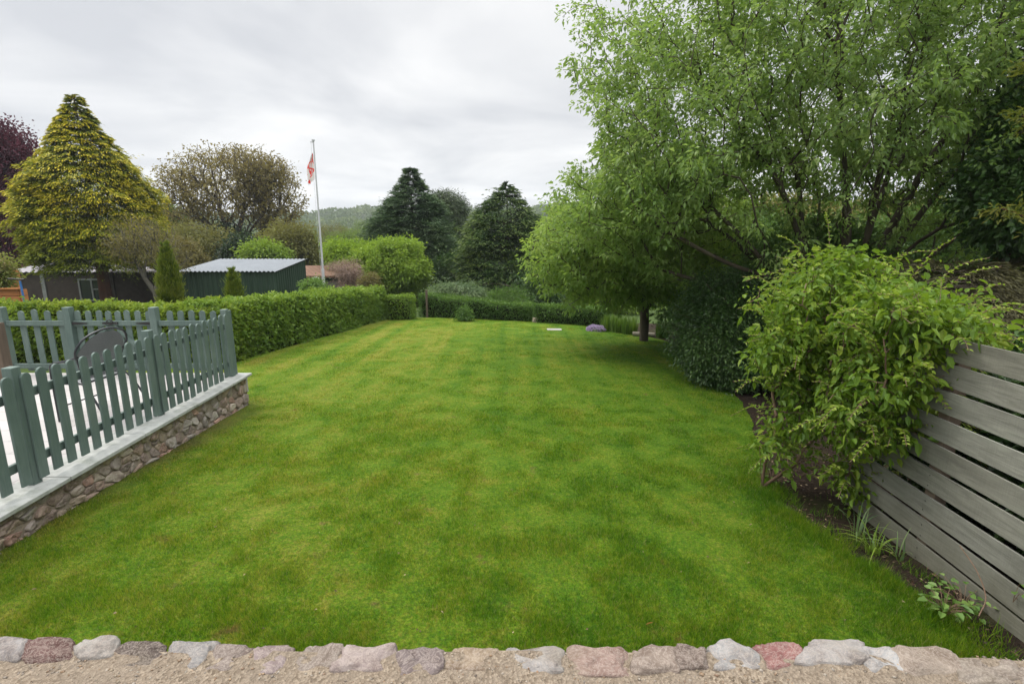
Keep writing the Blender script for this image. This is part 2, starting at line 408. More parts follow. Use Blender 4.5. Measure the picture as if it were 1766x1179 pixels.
# conifer built of drooping or spreading sprays
def conifer(name, label, cat, base, Ht, prof, nspray, mleaf, mbark, spray=.5, strips=22, sl=.2, sw=.035, droop=.5, upt=0.0, tr=.14,
            lean=(0, 0), seed=1, z0=.06, group=None, rough=.25, tiers=None, inner=.55, limb=.012, fan=.5, core=.35, tipb=0., tipfade=0.):
    base = np.array(base, float); root = thing(name, label, cat, base, group)
    b = MB(); pts = [base + np.array([lean[0] * k, lean[1] * k, Ht * k]) for k in np.linspace(0, .97, 10)]
    b.tube([base - np.array([0, 0, .2])] + pts, [tr * 1.2] + [tr * (1 - .93 * k) for k in np.linspace(0, 1, 10)], 8)
    hs = np.linspace(z0, 1, 400); w_ = np.interp(hs, [q[0] for q in prof], [q[1] for q in prof]) + .10 * max(q[1] for q in prof)
    h = np.interp(R.random(nspray), np.cumsum(w_) / w_.sum(), hs)
    if tiers: h = (np.floor(h * tiers) + .5 + .28 * R.normal(size=nspray)) / tiers
    h = np.where(h > 1, .84 + .16 * R.random(nspray), h); h = np.clip(h, z0, 1); th = R.random(nspray) * 2 * math.pi
    rr = np.interp(h, [q[0] for q in prof], [q[1] for q in prof]); rmx = max(q[1] for q in prof)
    mod = 1 + rough * 2 * (fbm(np.cos(th) * 2.5 + seed * 3, h * Ht * 1.1 + np.sin(th) * 2.5, seed) - .47)
    isin = R.random(nspray) < core
    q = np.where(isin, inner * (.75 + .35 * R.random(nspray)), .86 + .14 * R.random(nspray))
    sc = spray * (.6 + .8 * R.random(nspray) ** 1.5) * (0.2 + .8 * np.minimum(1, rr / rmx * 1.25))
    rad_ = np.maximum(rr * mod * q - sc * .6, .02)
    o_ = np.stack([np.cos(th), np.sin(th), np.zeros(nspray)], 1); tang = np.stack([-np.sin(th), np.cos(th), np.zeros(nspray)], 1)
    cen = base + np.stack([lean[0] * h, lean[1] * h, h * Ht], 1) + o_ * rad_[:, None]; cen[:, 2] += upt * rad_
    for i in R.choice(nspray, min(nspray, 200), replace=False):
        a = base + np.array([lean[0], lean[1], Ht]) * max(0, h[i] - .02); b.tube([a, (a + cen[i]) / 2, cen[i]], [limb * 2, limb, limb * .4], 4, caps=False)
    adopt(root, b.build('trunk', mbark))
    k = strips; t_ = R.random((nspray, k)) ** .8; lat = R.normal(size=(nspray, k)) * fan; S = sc[:, None]
    roll = R.normal(size=nspray)[:, None] * .35; yaw = R.normal(size=nspray)[:, None] * .35
    fwd = t_ * S; side = (lat * t_ * .9 + yaw * t_) * S
    pos = cen[:, None] + o_[:, None] * fwd[..., None] + tang[:, None] * side[..., None]
    ux_ = (upt + 0.7 * np.clip((h - .93) / .07, 0, 1))[:, None]
    pos[..., 2] += (ux_ * .6 * t_ - droop * t_ ** 2) * S - .35 * droop * (side ** 2) / S + side * roll + R.normal(size=t_.shape) * S * .05
    d = o_[:, None] * np.ones_like(t_)[..., None] + tang[:, None] * (lat * .9 + yaw)[..., None] + R.normal(size=pos.shape) * .18
    d[..., 2] += ux_ * .6 - 2 * droop * t_ * .8
    ln = sl * (.6 + .7 * R.random(nspray * k))
    v, f, kk = leaf_quads(pos.reshape(-1, 3), d.reshape(-1, 3), ln, ln * sw / sl, up=1.5, fold=.1, droop=droop * .3)
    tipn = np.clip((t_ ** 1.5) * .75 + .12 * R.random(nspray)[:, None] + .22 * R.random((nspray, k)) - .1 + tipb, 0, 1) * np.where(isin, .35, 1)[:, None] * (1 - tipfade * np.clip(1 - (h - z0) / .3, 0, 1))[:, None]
    adopt(root, mk('foliage', v, f, mleaf, attrs={'rnd': tipn.ravel()}))
    return root
def hedge(name, label, A, B, wd, hgt, mleaf, mcore, dens=900, L=.055, group=None, wave=.05, seed=2, per=1, cat='hedge', top_h=None, rndn=.0):
    A = np.array(A, float); B = np.array(B, float); Ln = np.linalg.norm(B - A); ax = (B - A) / Ln; nx = np.array([-ax[1], ax[0]])
    hh = hgt if callable(hgt) else (lambda s: np.full_like(s, hgt) if isinstance(s, np.ndarray) else hgt)
    root = thing(name, label, cat, (*A, float(zt(*A))), group)
    def place(s, c, k):        # s along m, c across -1..1, k height 0..1
        xy = A + ax * s[:, None] + nx * (c * wd / 2 * (1 + wave * 3 * (fbm(s * 1.1 + seed, k * 2 + c, seed) - .5)))[:, None]
        z0_ = zt(xy[:, 0], xy[:, 1]); z = z0_ + k * hh(s) * (1 + wave * 1.6 * (fbm(s * 1.7 + seed, c * 1.5 + 9, seed + 3) - .5))
        return np.stack([xy[:, 0], xy[:, 1], z], 1)
    hm = float(np.mean(hh(np.linspace(0, Ln, 5)))); areas = np.array([Ln * hm, Ln * hm, Ln * wd, wd * hm, wd * hm])
    tot = int(areas.sum() * dens); w_ = R.choice(5, tot, p=areas / areas.sum()); s = R.random(tot) * Ln; c = R.random(tot) * 2 - 1; k = R.random(tot) ** .9
    dep = R.random(tot) ** 2
    c = np.where(w_ == 0, 1 - dep * .3, np.where(w_ == 1, -1 + dep * .3, c)); k = np.where(w_ == 2, 1 - dep * .14 + .04 * R.random(tot), k)
    s = np.where(w_ == 3, dep * .2, np.where(w_ == 4, Ln - dep * .2, s))
    c = np.clip(c, -1, 1) * (1 - .12 * np.clip(k - .8, 0, 1) * 5 * (np.abs(c) > .8))
    pos = place(s, c, k) + R.normal(size=(tot, 3)) * .02
    outn = np.where((w_ == 2)[:, None], np.array([0, 0, 1.]), 0) + np.where((w_ == 0)[:, None], np.array([*nx, .3]), 0) + np.where((w_ == 1)[:, None], -np.array([*nx, -.3]), 0) + np.where((w_ == 3)[:, None], -np.array([*ax, -.3]), 0) + np.where((w_ == 4)[:, None], np.array([*ax, .3]), 0)
    d = outn * .6 + R.normal(size=(tot, 3)) * .7; ln = L * (.55 + .9 * R.random(tot)); pos += (R.random(tot) < .08)[:, None] * unit(outn + .01) * (.03 + .07 * R.random((tot, 1)))
    v, f, kk = leaf_quads(pos, d, ln, ln * .62, up=.7, droop=.15)
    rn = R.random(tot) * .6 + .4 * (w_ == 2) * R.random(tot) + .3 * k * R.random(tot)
    adopt(root, mk('foliage', v, f, mleaf, attrs={'rnd': np.clip(rn, 0, 1)}))
    ns = max(3, int(Ln / .4)); S = np.linspace(.1, Ln - .1, ns); prof = [(-.72, 0.02), (-.78, .5), (-.7, .84), (0, .88), (.7, .84), (.78, .5), (.72, 0.02)]
    V = np.concatenate([place(np.full(len(prof), x), np.array([p_[0] for p_ in prof]), np.array([p_[1] for p_ in prof])) for x in S])
    m = len(prof); Fs = [[i * m + j, i * m + j + 1, (i + 1) * m + j + 1, (i + 1) * m + j] for i in range(ns - 1) for j in range(m - 1)]
    Fs += [list(range(m))[::-1], [(ns - 1) * m + j for j in range(m)]]
    adopt(root, mk('stems', V, Fs, mcore))  # solid core inside the leaves, its dark colour standing in for inner shade
    return root

# ================================================================== THE SETTING
xs = np.concatenate([-np.geomspace(12, 900, 60)[::-1], np.linspace(-11.5, 11.5, 70), np.geomspace(12, 900, 60)])
ys = np.concatenate([np.linspace(-60, 0, 8), np.linspace(.4, 30, 90), np.geomspace(31, 900, 110)])
X, Y_ = np.meshgrid(xs, ys); Zg = zt(X, Y_) - .03
V = np.stack([X, Y_, Zg], -1).reshape(-1, 3); nxx = len(xs)
i, j = np.meshgrid(np.arange(len(ys) - 1), np.arange(nxx - 1), indexing='ij'); q = (i * nxx + j).ravel()
tag(mk('ground', V, np.stack([q, q + 1, q + nxx + 1, q + nxx], 1), m_ground, smooth=True), kind='structure')

# lawn: left and right edges as functions of depth
h0 = ground_hit(413, 622); h1 = ground_hit(665, 552); LY = [1.85, 7.42, 7.5, h0[1] - .25, h0[1] - .1, h1[1], h1[1] + .6]; LX = [-3.80, -4.02, -8.2, -8.2, h0[0], h1[0], h1[0] + 1.0]
rb = [ground_hit(*q) for q in [(1700, 1130), (1640, 1070), (1560, 1020), (1490, 970), (1420, 925), (1360, 880), (1335, 835), (1325, 790), (1300, 735), (1262, 675), (1225, 640), (1195, 610), (1165, 593), (1120, 581), (1062, 573), (1035, 569)]]
rb = sorted([(b_, a_) for a_, b_ in rb]); RY = [1.85] + [q[0] for q in rb] + [19.4]; RX = [rb[0][1] + .15] + [q[1] for q in rb] + [rb[-1][1] - 1.2]
def lawn_edges(y):
    w1 = (fbm(y * 1.3, y * 0 + 3, 8) - .47) * .25 * np.clip((y - 1.9) * 2, 0, 1)
    return np.interp(y, LY, LX), np.interp(y, RY, RX) + w1
yr = np.concatenate([np.linspace(1.85, 8, 120), np.linspace(8.1, 19.4, 90)]); xl, xr = lawn_edges(yr); kk = np.linspace(0, 1, 60)
X = xl[:, None] + (xr - xl)[:, None] * kk; Yl = np.repeat(yr[:, None], 60, 1); Zl = zt(X, Yl) + .012 + (fbm(X * 2, Yl * 2, 4) - .5) * .03
V = np.stack([X, Yl, Zl], -1).reshape(-1, 3); i, j = np.meshgrid(np.arange(len(yr) - 1), np.arange(59), indexing='ij'); q = (i * 60 + j).ravel()
tag(mk('lawn', V, np.stack([q, q + 1, q + 61, q + 60], 1), m_lawn, smooth=True), kind='structure')
# planting bed sheet on the right, and the strip behind it
yr = np.linspace(1.85, 19, 90); xr = lawn_edges(yr)[1]; kk = np.linspace(0, 1, 14); X = (xr - .25)[:, None] + 5.5 * kk ** 1.5; Yl = np.repeat(yr[:, None], 14, 1)
Zl = zt(X, Yl) - .004 + np.clip(kk * 4, 0, 1) * (fbm(X * 5, Yl * 5, 12) - .4) * .07; V = np.stack([X, Yl, Zl], -1).reshape(-1, 3)
i, j = np.meshgrid(np.arange(89), np.arange(13), indexing='ij'); q = (i * 14 + j).ravel()
tag(mk('flower_bed_soil', V, np.stack([q, q + 1, q + 15, q + 14], 1), m_soil, smooth=True), kind='structure')

# grass blades
def blades(n_, y, x, h, wd, rn_hi=1.0):
    z = zt(x, y) + .008; a = R.random(n_) * 2 * math.pi; le = h * (.15 + .75 * R.random(n_)); wv = np.stack([np.cos(a), np.sin(a), a * 0], 1)
    b = R.random(n_) * 2 * math.pi; base = np.stack([x, y, z], 1); tipv = base + np.stack([np.cos(b) * le, np.sin(b) * le, h], 1)
    V = np.stack([base - wv * wd[:, None] / 2, base + wv * wd[:, None] / 2, tipv], 1).reshape(-1, 3)
    return V
nb = 760000; u_ = R.random(nb); y0, y1, e = 2.25, 19.0, -.55
yy = (y0 ** e + u_ * (y1 ** e - y0 ** e)) ** (1 / e); xl, xr = lawn_edges(yy); xx = xl + (xr - xl) * R.random(nb)
lush = np.clip(fbm(xx * 4.5, yy * 4.5, 21) * 2.4 - .7, .1, 1.4); edge = np.clip(1 - (xr - xx) / .5, 0, 1) * (yy < 5.5)
keep = R.random(nb) < (.55 + .5 * lush) * np.clip((xx - xl) / .25, .25, 1); hh_ = (.014 + .018 * lush + .045 * edge * R.random(nb)) * (.6 + .7 * R.random(nb)) * np.clip(1.25 - yy / 30, .6, 1.2)
wd = .0022 + .0007 * yy; V = blades(nb, yy, xx, hh_, wd)[np.repeat(keep, 3)]; k = keep.sum()
tag(mk('lawn_grass', V, np.arange(k * 3).reshape(-1, 3), m_blade, attrs={'rnd': R.random(k)}), 'short mown green grass covering the lawn between the stone wall and the flower bed', 'grass', kind='stuff')

# ------------------------------------------------------------------ paved patio (raised, left)
PZ = H - 2.0                     # top of the coping
m_pave, t, o = newmat('paving'); n = NT(t); br = n.n('ShaderNodeTexBrick'); n.l(n.pos(), br.inputs[0]); br.inputs['Scale'].default_value = 1
br.inputs['Brick Width'].default_value = .6; br.inputs['Row Height'].default_value = .3; br.inputs['Mortar Size'].default_value = .006; br.inputs['Mortar Smooth'].default_value = .1
br.inputs['Color1'].default_value = (.37, .345, .325, 1); br.inputs['Color2'].default_value = (.43, .405, .39, 1); br.inputs['Mortar'].default_value = (.22, .20, .185, 1)
c = n.mix(n.math('MULTIPLY', n.noise(n.pos(), 7, 5, .65), .5), br.outputs[0], (.33, .33, .335)); n.l(n.pbsdf(c, .8, .25, n.bump(br.outputs['Fac'], -.4, .004)), o.inputs[0])
b = MB(); b.box(-11, -4.06, 1.0, 7.47, PZ - .30, PZ - .006); tag(b.build('patio_paving', m_pave), kind='structure')

m_cope = plainmat('coping_slab', (.36, .37, .35), .75, .25, var=.22, scale=14, bump=.25, dirt=(.17, .19, .14))
m_stone, t, o = newmat('rubble_stone'); n = NT(t); cc = n.attr('col').outputs['Color']
s1 = n.noise(n.pos(), 9, 6, .7, .6); s2 = n.noise(n.pos(), 45, 5, .7)
c = n.mix(n.ramp(s1, [(.38, (0, 0, 0)), (.62, (.9, .9, .9))]), cc, n.mix(1.0, cc, (.55, .50, .48), 'MULTIPLY'))
vn = n.noise(n.pos((1, 1, 2)), 14, 6, .75, 2.5); c = n.mix(n.ramp(vn, [(.46, (0, 0, 0)), (.5, (.5, .5, .5)), (.54, (0, 0, 0))]), c, (.42, .36, .31))
c = n.mix(n.ramp(s2, [(.58, (0, 0, 0)), (.78, (.28, .28, .28))]), c, (.50, .48, .44))
s3 = n.noise(n.pos(), 2.5, 4, .6); c = n.mix(n.ramp(s3, [(.5, (0, 0, 0)), (.68, (.35, .35, .35))]), c, (.19, .165, .115))
n.l(n.pbsdf(c, .92, .12, n.bump(n.math('ADD', s1, n.math('MULTIPLY', s2, .6)), 1, .016)), o.inputs[0])
m_mortar = plainmat('mortar', (.33, .275, .215), .95, .1, var=.3, scale=40, bump=.8)

# rubble retaining wall under the coping: polygonal stones laid in rough courses
WX0, WX1, WY0, WY1 = -3.765, -3.99, 1.2, 7.40
def wallx(y): return WX0 + (WX1 - WX0) * (np.asarray(y) - 3.3) / 4.2
def clip(poly, px_, py_, nx_, ny_):
    outp = []
    for a, b2 in zip(poly, poly[1:] + poly[:1]):
        da = (a[0] - px_) * nx_ + (a[1] - py_) * ny_; db = (b2[0] - px_) * nx_ + (b2[1] - py_) * ny_
        if da <= 0: outp.append(a)
        if da * db < 0: t_ = da / (da - db); outp.append((a[0] + t_ * (b2[0] - a[0]), a[1] + t_ * (b2[1] - a[1])))
    return outp
def rubble(L_, Hh, cw, ch, sx_=1.0):
    pts = []; rows = max(2, int(round(Hh / ch)))
    for r_ in range(rows):
        x = -cw * R.random()
        while x < L_ + cw:
            pts.append((x + R.normal() * cw * .08, (r_ + .5) * Hh / rows + R.normal() * ch * .22)); x += cw * (.5 + 1.1 * R.random() ** 1.3)
    pts = np.array(pts); cells = []
    for i, p_ in enumerate(pts):
        poly = [(0, 0), (L_, 0), (L_, Hh), (0, Hh)]; d = np.linalg.norm((pts - p_) * [1, 1.4], axis=1)
        for j in np.argsort(d)[1:14]:
            m_ = (p_ + pts[j]) / 2; nn = (pts[j] - p_) * [1, 1.9]; poly = clip(poly, m_[0], m_[1], nn[0], nn[1])
            if len(poly) < 3: break
        if len(poly) >= 3:
            a = np.array(poly); ar = .5 * abs(np.dot(a[:, 0], np.roll(a[:, 1], 1)) - np.dot(a[:, 1], np.roll(a[:, 0], 1)))
            if ar > cw * ch * .1: cells.append(a)
    return cells
def stone_colors(k):
    pal = np.array([(.40, .30, .235), (.34, .30, .26), (.44, .36, .27), (.30, .25, .215), (.45, .29, .225), (.38, .355, .31), (.32, .25, .21), (.47, .41, .34)])
    return pal[R.integers(0, len(pal), k)] * (.85 + .4 * R.random((k, 1)))
def rubble_mesh(cells, mapf, depth=.05, gap=.006):
    V = []; Fs = []; cols = []
    for a in cells:
        cen = a.mean(0); col = stone_colors(1)[0]; rings = []; m_ = len(a)
        # subdivide outline for a rough edge
        pts = []
        for p0, p1 in zip(a, np.roll(a, -1, 0)):
            k_ = max(1, int(np.linalg.norm(p1 - p0) / .035)); pts += [p0 + (p1 - p0) * i / k_ for i in range(k_)]
        a2 = np.array(pts); sz = np.linalg.norm(a2 - cen, axis=1); ins = (sz - gap * (1 + .6 * R.random(len(a2)))) / np.maximum(sz, 1e-6)
        # round the corners
        for _ in range(2): ins = (ins * np.minimum(1, .0 + sz * 0 + 1)); a2 = a2 * .8 + (np.roll(a2, 1, 0) + np.roll(a2, -1, 0)) * .1 + R.normal(size=a2.shape) * .0012
        bulge = depth * (.6 + .9 * R.random()); tilt = R.normal(size=2) * .15
        for sc_, dp in ((1, -.03), (1.0, bulge * .7), (.95, bulge * .98), (.6, bulge * 1.03), (.28, bulge * 1.04)):
            q_ = cen + (a2 - cen) * (ins * sc_)[:, None]
            dd = dp + ((q_ - cen) @ tilt) * (dp > 0) + R.normal(size=len(q_)) * .0055
            rings.append(np.column_stack([q_, dd]))
        b0 = len(V); m_ = len(a2)
        for r_ in rings: V += [mapf(*x) for x in r_]
        V.append(mapf(cen[0], cen[1], bulge * 1.08)); c0 = len(V) - 1
        for i in range(4):
            for j in range(m_): Fs.append([b0 + i * m_ + j, b0 + i * m_ + (j + 1) % m_, b0 + (i + 1) * m_ + (j + 1) % m_, b0 + (i + 1) * m_ + j]); cols.append(col)
        for j in range(m_): Fs.append([b0 + 4 * m_ + j, b0 + 4 * m_ + (j + 1) % m_, c0]); cols.append(col)
    return V, Fs, np.array(cols)
wall = thing('retaining_wall', 'low rough brown rubble stone wall with pale slab coping holding up the patio', 'wall', (-3.8, 5, float(zt(-3.8, 5))))
Lw = WY1 - WY0; zb = lambda y: float(zt(-3.8, y)) - .06
hw_ = .42; cells = rubble(Lw, hw_, .155, .105)
def mapw(s, k, d):
    y = WY0 + s; b_ = zb(y); return (float(wallx(y)) - .07 + d, y, b_ + k / hw_ * (PZ - .040 - b_))
V, Fs, cols = rubble_mesh(cells, mapw, .02); adopt(wall, mk('stonework', V, Fs, m_stone, attrs={'col': cols}, smooth=True))
cells = rubble(1.4, hw_, .2, .14)     # the end return that faces the hedge
V, Fs, cols = rubble_mesh(cells, lambda s, k, d: (float(wallx(WY1)) - .06 - s, WY1 - .03 + d, zb(7.4) + k / hw_ * (PZ - .040 - zb(7.4))), .035); Fs = [f[::-1] for f in Fs]
adopt(wall, mk('stonework', V, Fs, m_stone, attrs={'col': cols}, smooth=True))
V = []; S = np.linspace(WY0, WY1, 20)
for y in S: V += [(float(wallx(y)) - .064, y, zb(y) - .1), (float(wallx(y)) - .064, y, PZ - .037), (float(wallx(y)) - .36, y, PZ - .037), (float(wallx(y)) - .36, y, zb(y) - .1)]
Fs = [[i * 4 + j, i * 4 + (j + 1) % 4, i * 4 + 4 + (j + 1) % 4, i * 4 + 4 + j] for i in range(19) for j in range(3)] + [[76, 77, 78, 79], [3, 2, 1, 0]]
adopt(wall, mk('mortar', V, Fs, m_mortar))
y = WY0
while y < WY1 - .05:                    # pale slabs along the top
    y2 = min(y + .88 + .1 * R.random(), WY1 + .06); b = MB(); xa, xb = float(wallx(y)) + .015, float(wallx(y2)) + .015; dz = R.normal() * .0015
    if WY1 - y2 < .4: y2 = WY1 + .06; xb = float(wallx(y2)) + .015
    vs_ = [(x_, yq, zq) for zq in (PZ - .036, PZ + dz) for x_, yq in ((xa - .37, y + .004), (xa, y + .004), (xb, y2 - .004), (xb - .37, y2 - .004))]
    b.add(vs_, [[3, 2, 1, 0], [4, 5, 6, 7], [0, 1, 5, 4], [1, 2, 6, 5], [2, 3, 7, 6], [3, 0, 4, 7]], R.random())
    b.build('coping_slab', m_cope, wall, bevel=.006); y = y2

# ------------------------------------------------------------------ picket fences
m_paint, t, o = newmat('sage_paint'); n = NT(t)
g1 = n.noise(n.pos((30, 30, 2.0)), 2.2, 5, .7); g2 = n.noise(n.pos(), 3, 4)
c = n.ramp(n.math('ADD', n.math('MULTIPLY', g1, .5), n.math('MULTIPLY', g2, .5)), [(.3, (.080, .116, .102)), (.5, (.110, .152, .134)), (.7, (.150, .192, .170))])
rv = n.attr('rnd').outputs['Fac']; c = n.mix(rv, n.mix(1.0, c, (.80, .84, .84), 'MULTIPLY'), c)
n.l(n.pbsdf(c, .62, .3, n.bump(g1, .5, .004)), o.inputs[0])
m_iron = plainmat('black_iron', (.018, .016, .016), .55, .4, var=.4, scale=60, bump=.4)
def picket(b, x, y, z0_, z1_, wd, th, ax=(0, 1), val=.5):   # rounded-top board, width along ax, thin across
    ax = np.array([*ax, 0.]); nx_ = np.array([-ax[1], ax[0], 0.]); r_ = wd / 2; prof = [(-r_, 0), (r_, 0), (r_, z1_ - z0_ - r_ * .9)]
    prof += [(r_ * math.cos(t_), z1_ - z0_ - r_ * .9 + r_ * .9 * math.sin(t_)) for t_ in np.linspace(.3, math.pi - .3, 7)] + [(-r_, z1_ - z0_ - r_ * .9)]
    k_ = len(prof); c_ = np.array([x, y, z0_]); vs_ = [c_ + ax * p_[0] + np.array([0, 0, p_[1]]) + nx_ * s_ * th / 2 for s_ in (1, -1) for p_ in prof]
    b.add(vs_, [list(range(k_)), [k_ + i for i in range(k_)][::-1]] + [[i, k_ + i, k_ + (i + 1) % k_, (i + 1) % k_] for i in range(k_)], val)
def fx(y): return float(wallx(y)) - .155
fence = thing('picket_fence', 'grey green picket fence running along the coping beside the lawn', 'fence', (fx(4.5), 4.5, PZ))
posts = [2.05, 3.90, 5.56, 7.27]
for y in posts:
    b = MB(); b.box(fx(y) - .090, fx(y) - .005, y - .040, y + .040, PZ - .004, PZ + 1.0, R.random()); b.build('post', m_paint, fence, bevel=.008)
for a, b_ in zip(posts[:-1], posts[1:]):
    for z_ in (.20, .76):
        b = MB(); b.bar((fx(a) - .04, a + .045, PZ + z_), (fx(b_) - .04, b_ - .045, PZ + z_), .032, .075, val=R.random()); b.build('rail', m_paint, fence, bevel=.004)
    k_ = 11 if b_ < 6 else 12; b = MB()
    for i in range(k_):
        y = a + (b_ - a) * (i + (.02 if i == 0 else 0) + .30) / k_; dh = R.normal() * .006
        for zs_ in (.20, .76): b.add([(fx(y) + .0195, y + .004 * math.cos(a_), PZ + zs_ + .004 * math.sin(a_)) for a_ in np.linspace(0, 2 * math.pi, 7)[:-1]], [list(range(6))], 0)
        picket(b, fx(y) + .008 + R.normal() * .001, y, PZ + .035 + dh, PZ + .94 + dh, .088, .02, ax=(math.sin(-.064 + R.normal() * .006), 1), val=R.random())
    b.build('picket_panel', m_paint, fence, bevel=.003)
BY = 7.36
f2 = thing('picket_fence', 'short grey green picket run at the back left of the patio, left of the gate', 'fence', (-7.0, BY, PZ))
f3 = thing('picket_fence', 'short grey green picket run at the back of the patio, between gate and corner post', 'fence', (-4.8, BY, PZ))
for root, p0, p1, px_ in ((f2, -7.52, -6.53, (-7.26, -7.06, -6.87, -6.68)), (f3, -5.27, -4.21, (-5.06, -4.90, -4.74, -4.58, -4.42))):
    for x in (p0, p1):
        b = MB(); b.box(x - .05, x + .05, BY - .05, BY + .05, PZ - .004, PZ + (1.02 if x != p1 or root is f2 else .97), R.random()); b.build('post', m_paint, root, bevel=.008)
    for z_ in (.13, .78):
        b = MB(); b.bar((p0 + .05, BY + .0, PZ + z_), (p1 - .05, BY + .0, PZ + z_), .035, .075, val=R.random()); b.build('rail', m_paint, root, bevel=.004)
    b = MB()
    for x in px_: picket(b, x, BY + .029, PZ + .05, PZ + .965 + R.normal() * .006, .088, .02, ax=(1, 0), val=R.random())
    b.build('picket_panel', m_paint, root, bevel=.003)
for sgn, x0, x1 in ((1, -6.47, -5.925), (-1, -5.33, -5.895)):
    g = thing('picket_gate', 'left leaf of the grey green picket gate with black strap hinge' if sgn > 0 else 'right leaf of the grey green picket gate with black strap hinge', 'gate', (x0, BY, PZ), 'gate leaves at the back of the patio')
    for z_ in (.13, .78):
        b = MB(); b.bar((x0, BY, PZ + z_), (x1, BY, PZ + z_), .035, .075, val=.6); b.build('rail', m_paint, g, bevel=.004)
    b = MB(); b.bar((x0 + sgn * .04, BY + .001, PZ + .17), (x1 - sgn * .04, BY + .001, PZ + .74), .03, .07, up=(0, 1, 0), val=.3); b.build('brace', m_paint, g, bevel=.003)
    b = MB()
    for k_ in (.045, .205, .365, .5): picket(b, x0 + sgn * k_, BY + .029, PZ + .05, PZ + .965 + R.normal() * .004, .086, .02, ax=(1, 0), val=R.random())
    b.build('picket_panel', m_paint, g, bevel=.003)
    b = MB(); y = BY - .022; q_ = x0 - sgn * .05
    b.add([(q_, y, PZ + .745), (q_ + sgn * .03, y, PZ + .76), (q_ + sgn * .26, y, PZ + .775), (q_ + sgn * .26, y, PZ + .79), (q_ + sgn * .03, y, PZ + .805), (q_, y, PZ + .82)] +
          [(q_, y - .008, PZ + .745), (q_ + sgn * .03, y - .008, PZ + .76), (q_ + sgn * .26, y - .008, PZ + .775), (q_ + sgn * .26, y - .008, PZ + .79), (q_ + sgn * .03, y - .008, PZ + .805), (q_, y - .008, PZ + .82)],
          [[0, 1, 2, 3, 4, 5], [11, 10, 9, 8, 7, 6]] + [[i, 6 + i, 6 + (i + 1) % 6, (i + 1) % 6] for i in range(6)]); b.tube([(q_, y - .01, PZ + .735), (q_, y - .01, PZ + .83)], .012)
    b.build('hinge', m_iron, g)
    if sgn > 0:
        b = MB(); b.tube([(-5.91 + .045 * math.cos(t_), BY - .045, PZ + .80 + .035 * math.sin(t_)) for t_ in np.linspace(0, 2 * math.pi, 14)], .008, 6); b.box(-6.02, -5.80, BY - .045, BY - .024, PZ + .775, PZ + .80); b.build('latch', m_iron, g)

# ------------------------------------------------------------------ metal garden chairs
m_metal = plainmat('dark_metal', (.035, .038, .042), .38, .5, metal=.4, var=.3, scale=30, bump=.1)
m_mesh, t, o = newmat('chair_mesh'); n = NT(t); wv = n.noise(n.obj((1, 1, 1)), 260, 1)
n.l(n.pbsdf(n.ramp(wv, [(.4, (.12, .124, .13)), (.6, (.20, .205, .21))]), .7, .3), o.inputs[0])
def curve(pts, n_=8):           # Catmull-Rom through points
    pts = [np.array(p_, float) for p_ in pts]; pts = [2 * pts[0] - pts[1]] + pts + [2 * pts[-1] - pts[-2]]; o_ = []
    for i in range(1, len(pts) - 2):
        for t_ in np.linspace(0, 1, n_, endpoint=False):
            a, b_, c_, d_ = pts[i - 1:i + 3]; o_.append(.5 * ((2 * b_) + (c_ - a) * t_ + (2 * a - 5 * b_ + 4 * c_ - d_) * t_ ** 2 + (3 * b_ - a - 3 * c_ + d_) * t_ ** 3))
    return o_ + [pts[-2]]
def make_chair(label):         # front of the chair is -x in its own frame
    ch = thing('garden_chair', label, 'chair', (0, 0, 0), 'metal chairs on the patio')
    for s_ in (-1, 1):
        y = s_ * .29
        b = MB(); b.tube(curve([(-.30, y, 0), (-.30, y, .35), (-.295, y, .60), (-.255, y, .665), (-.10, y, .70), (.06, y, .745)]), .0125, 8); b.build('arm_frame', m_metal, ch)
        b = MB(); b.tube(curve([(.30, y * 1.02, 0), (.20, y, .22), (.06, y * .95, .43), (-.08, y * .92, .44)]), .012, 8); b.build('leg', m_metal, ch)
    b = MB(); hoop = curve([(.04, -.30, .73), (.09, -.32, .84), (.14, -.23, .96), (.17, 0, 1.02), (.14, .23, .96), (.09, .32, .84), (.04, .30, .73), (.02, .25, .60), (.0, .23, .44)]); b.tube(hoop, .0125, 8)
    b.tube(curve([(.04, -.29, .73), (.02, -.25, .60), (.0, -.23, .44)]), .012, 8); b.build('back_hoop', m_metal, ch)
    b = MB(); V = []; zs = np.linspace(.47, .985, 12); k_ = 9
    for z_ in zs:
        hw = .23 if z_ < .7 else .30 * math.sqrt(max(.02, 1 - ((z_ - .7) / .30) ** 2)); xo = np.interp(z_, [.44, .73, .86, 1.0], [0, .04, .10, .165])
        V += [(xo + .012 * (1 - (c_) ** 2), hw * c_, z_) for c_ in np.linspace(-1, 1, k_)]
    for th_ in (0, .006):
        b.add([(x + th_, y, z) for x, y, z in V], [[i * k_ + j, i * k_ + j + 1, (i + 1) * k_ + j + 1, (i + 1) * k_ + j] for i in range(11) for j in range(k_ - 1)])
    b.build('backrest', m_mesh, ch)
    b = MB(); b.box(-.26, .02, -.235, .235, .43, .445); b.build('seat', m_mesh, ch, bevel=.01)
    b = MB(); b.tube([(-.27, -.26, .435), (-.27, .26, .435), (.02, .25, .435), (.02, -.25, .435), (-.27, -.26, .435)], .012, 6); b.build('seat_frame', m_metal, ch)
    b = MB(); b.tube([(-.30, -.29, .16), (-.30, .29, .16)], .008, 6); b.build('stretcher', m_metal, ch)
    return ch
chair = make_chair('dark metal garden chair with arched back and curved arms behind the picket fence')
chair.location = (-4.74, 5.62, PZ - .006); chair.rotation_euler = (0, 0, rad(-6))
c2 = chair.copy(); C.objects.link(c2); c2.location = (-5.02, 3.95, PZ - .006); c2.rotation_euler = (0, 0, rad(150)); c2['label'] = 'dark metal garden chair whose curved arm just enters the picture at the left edge'
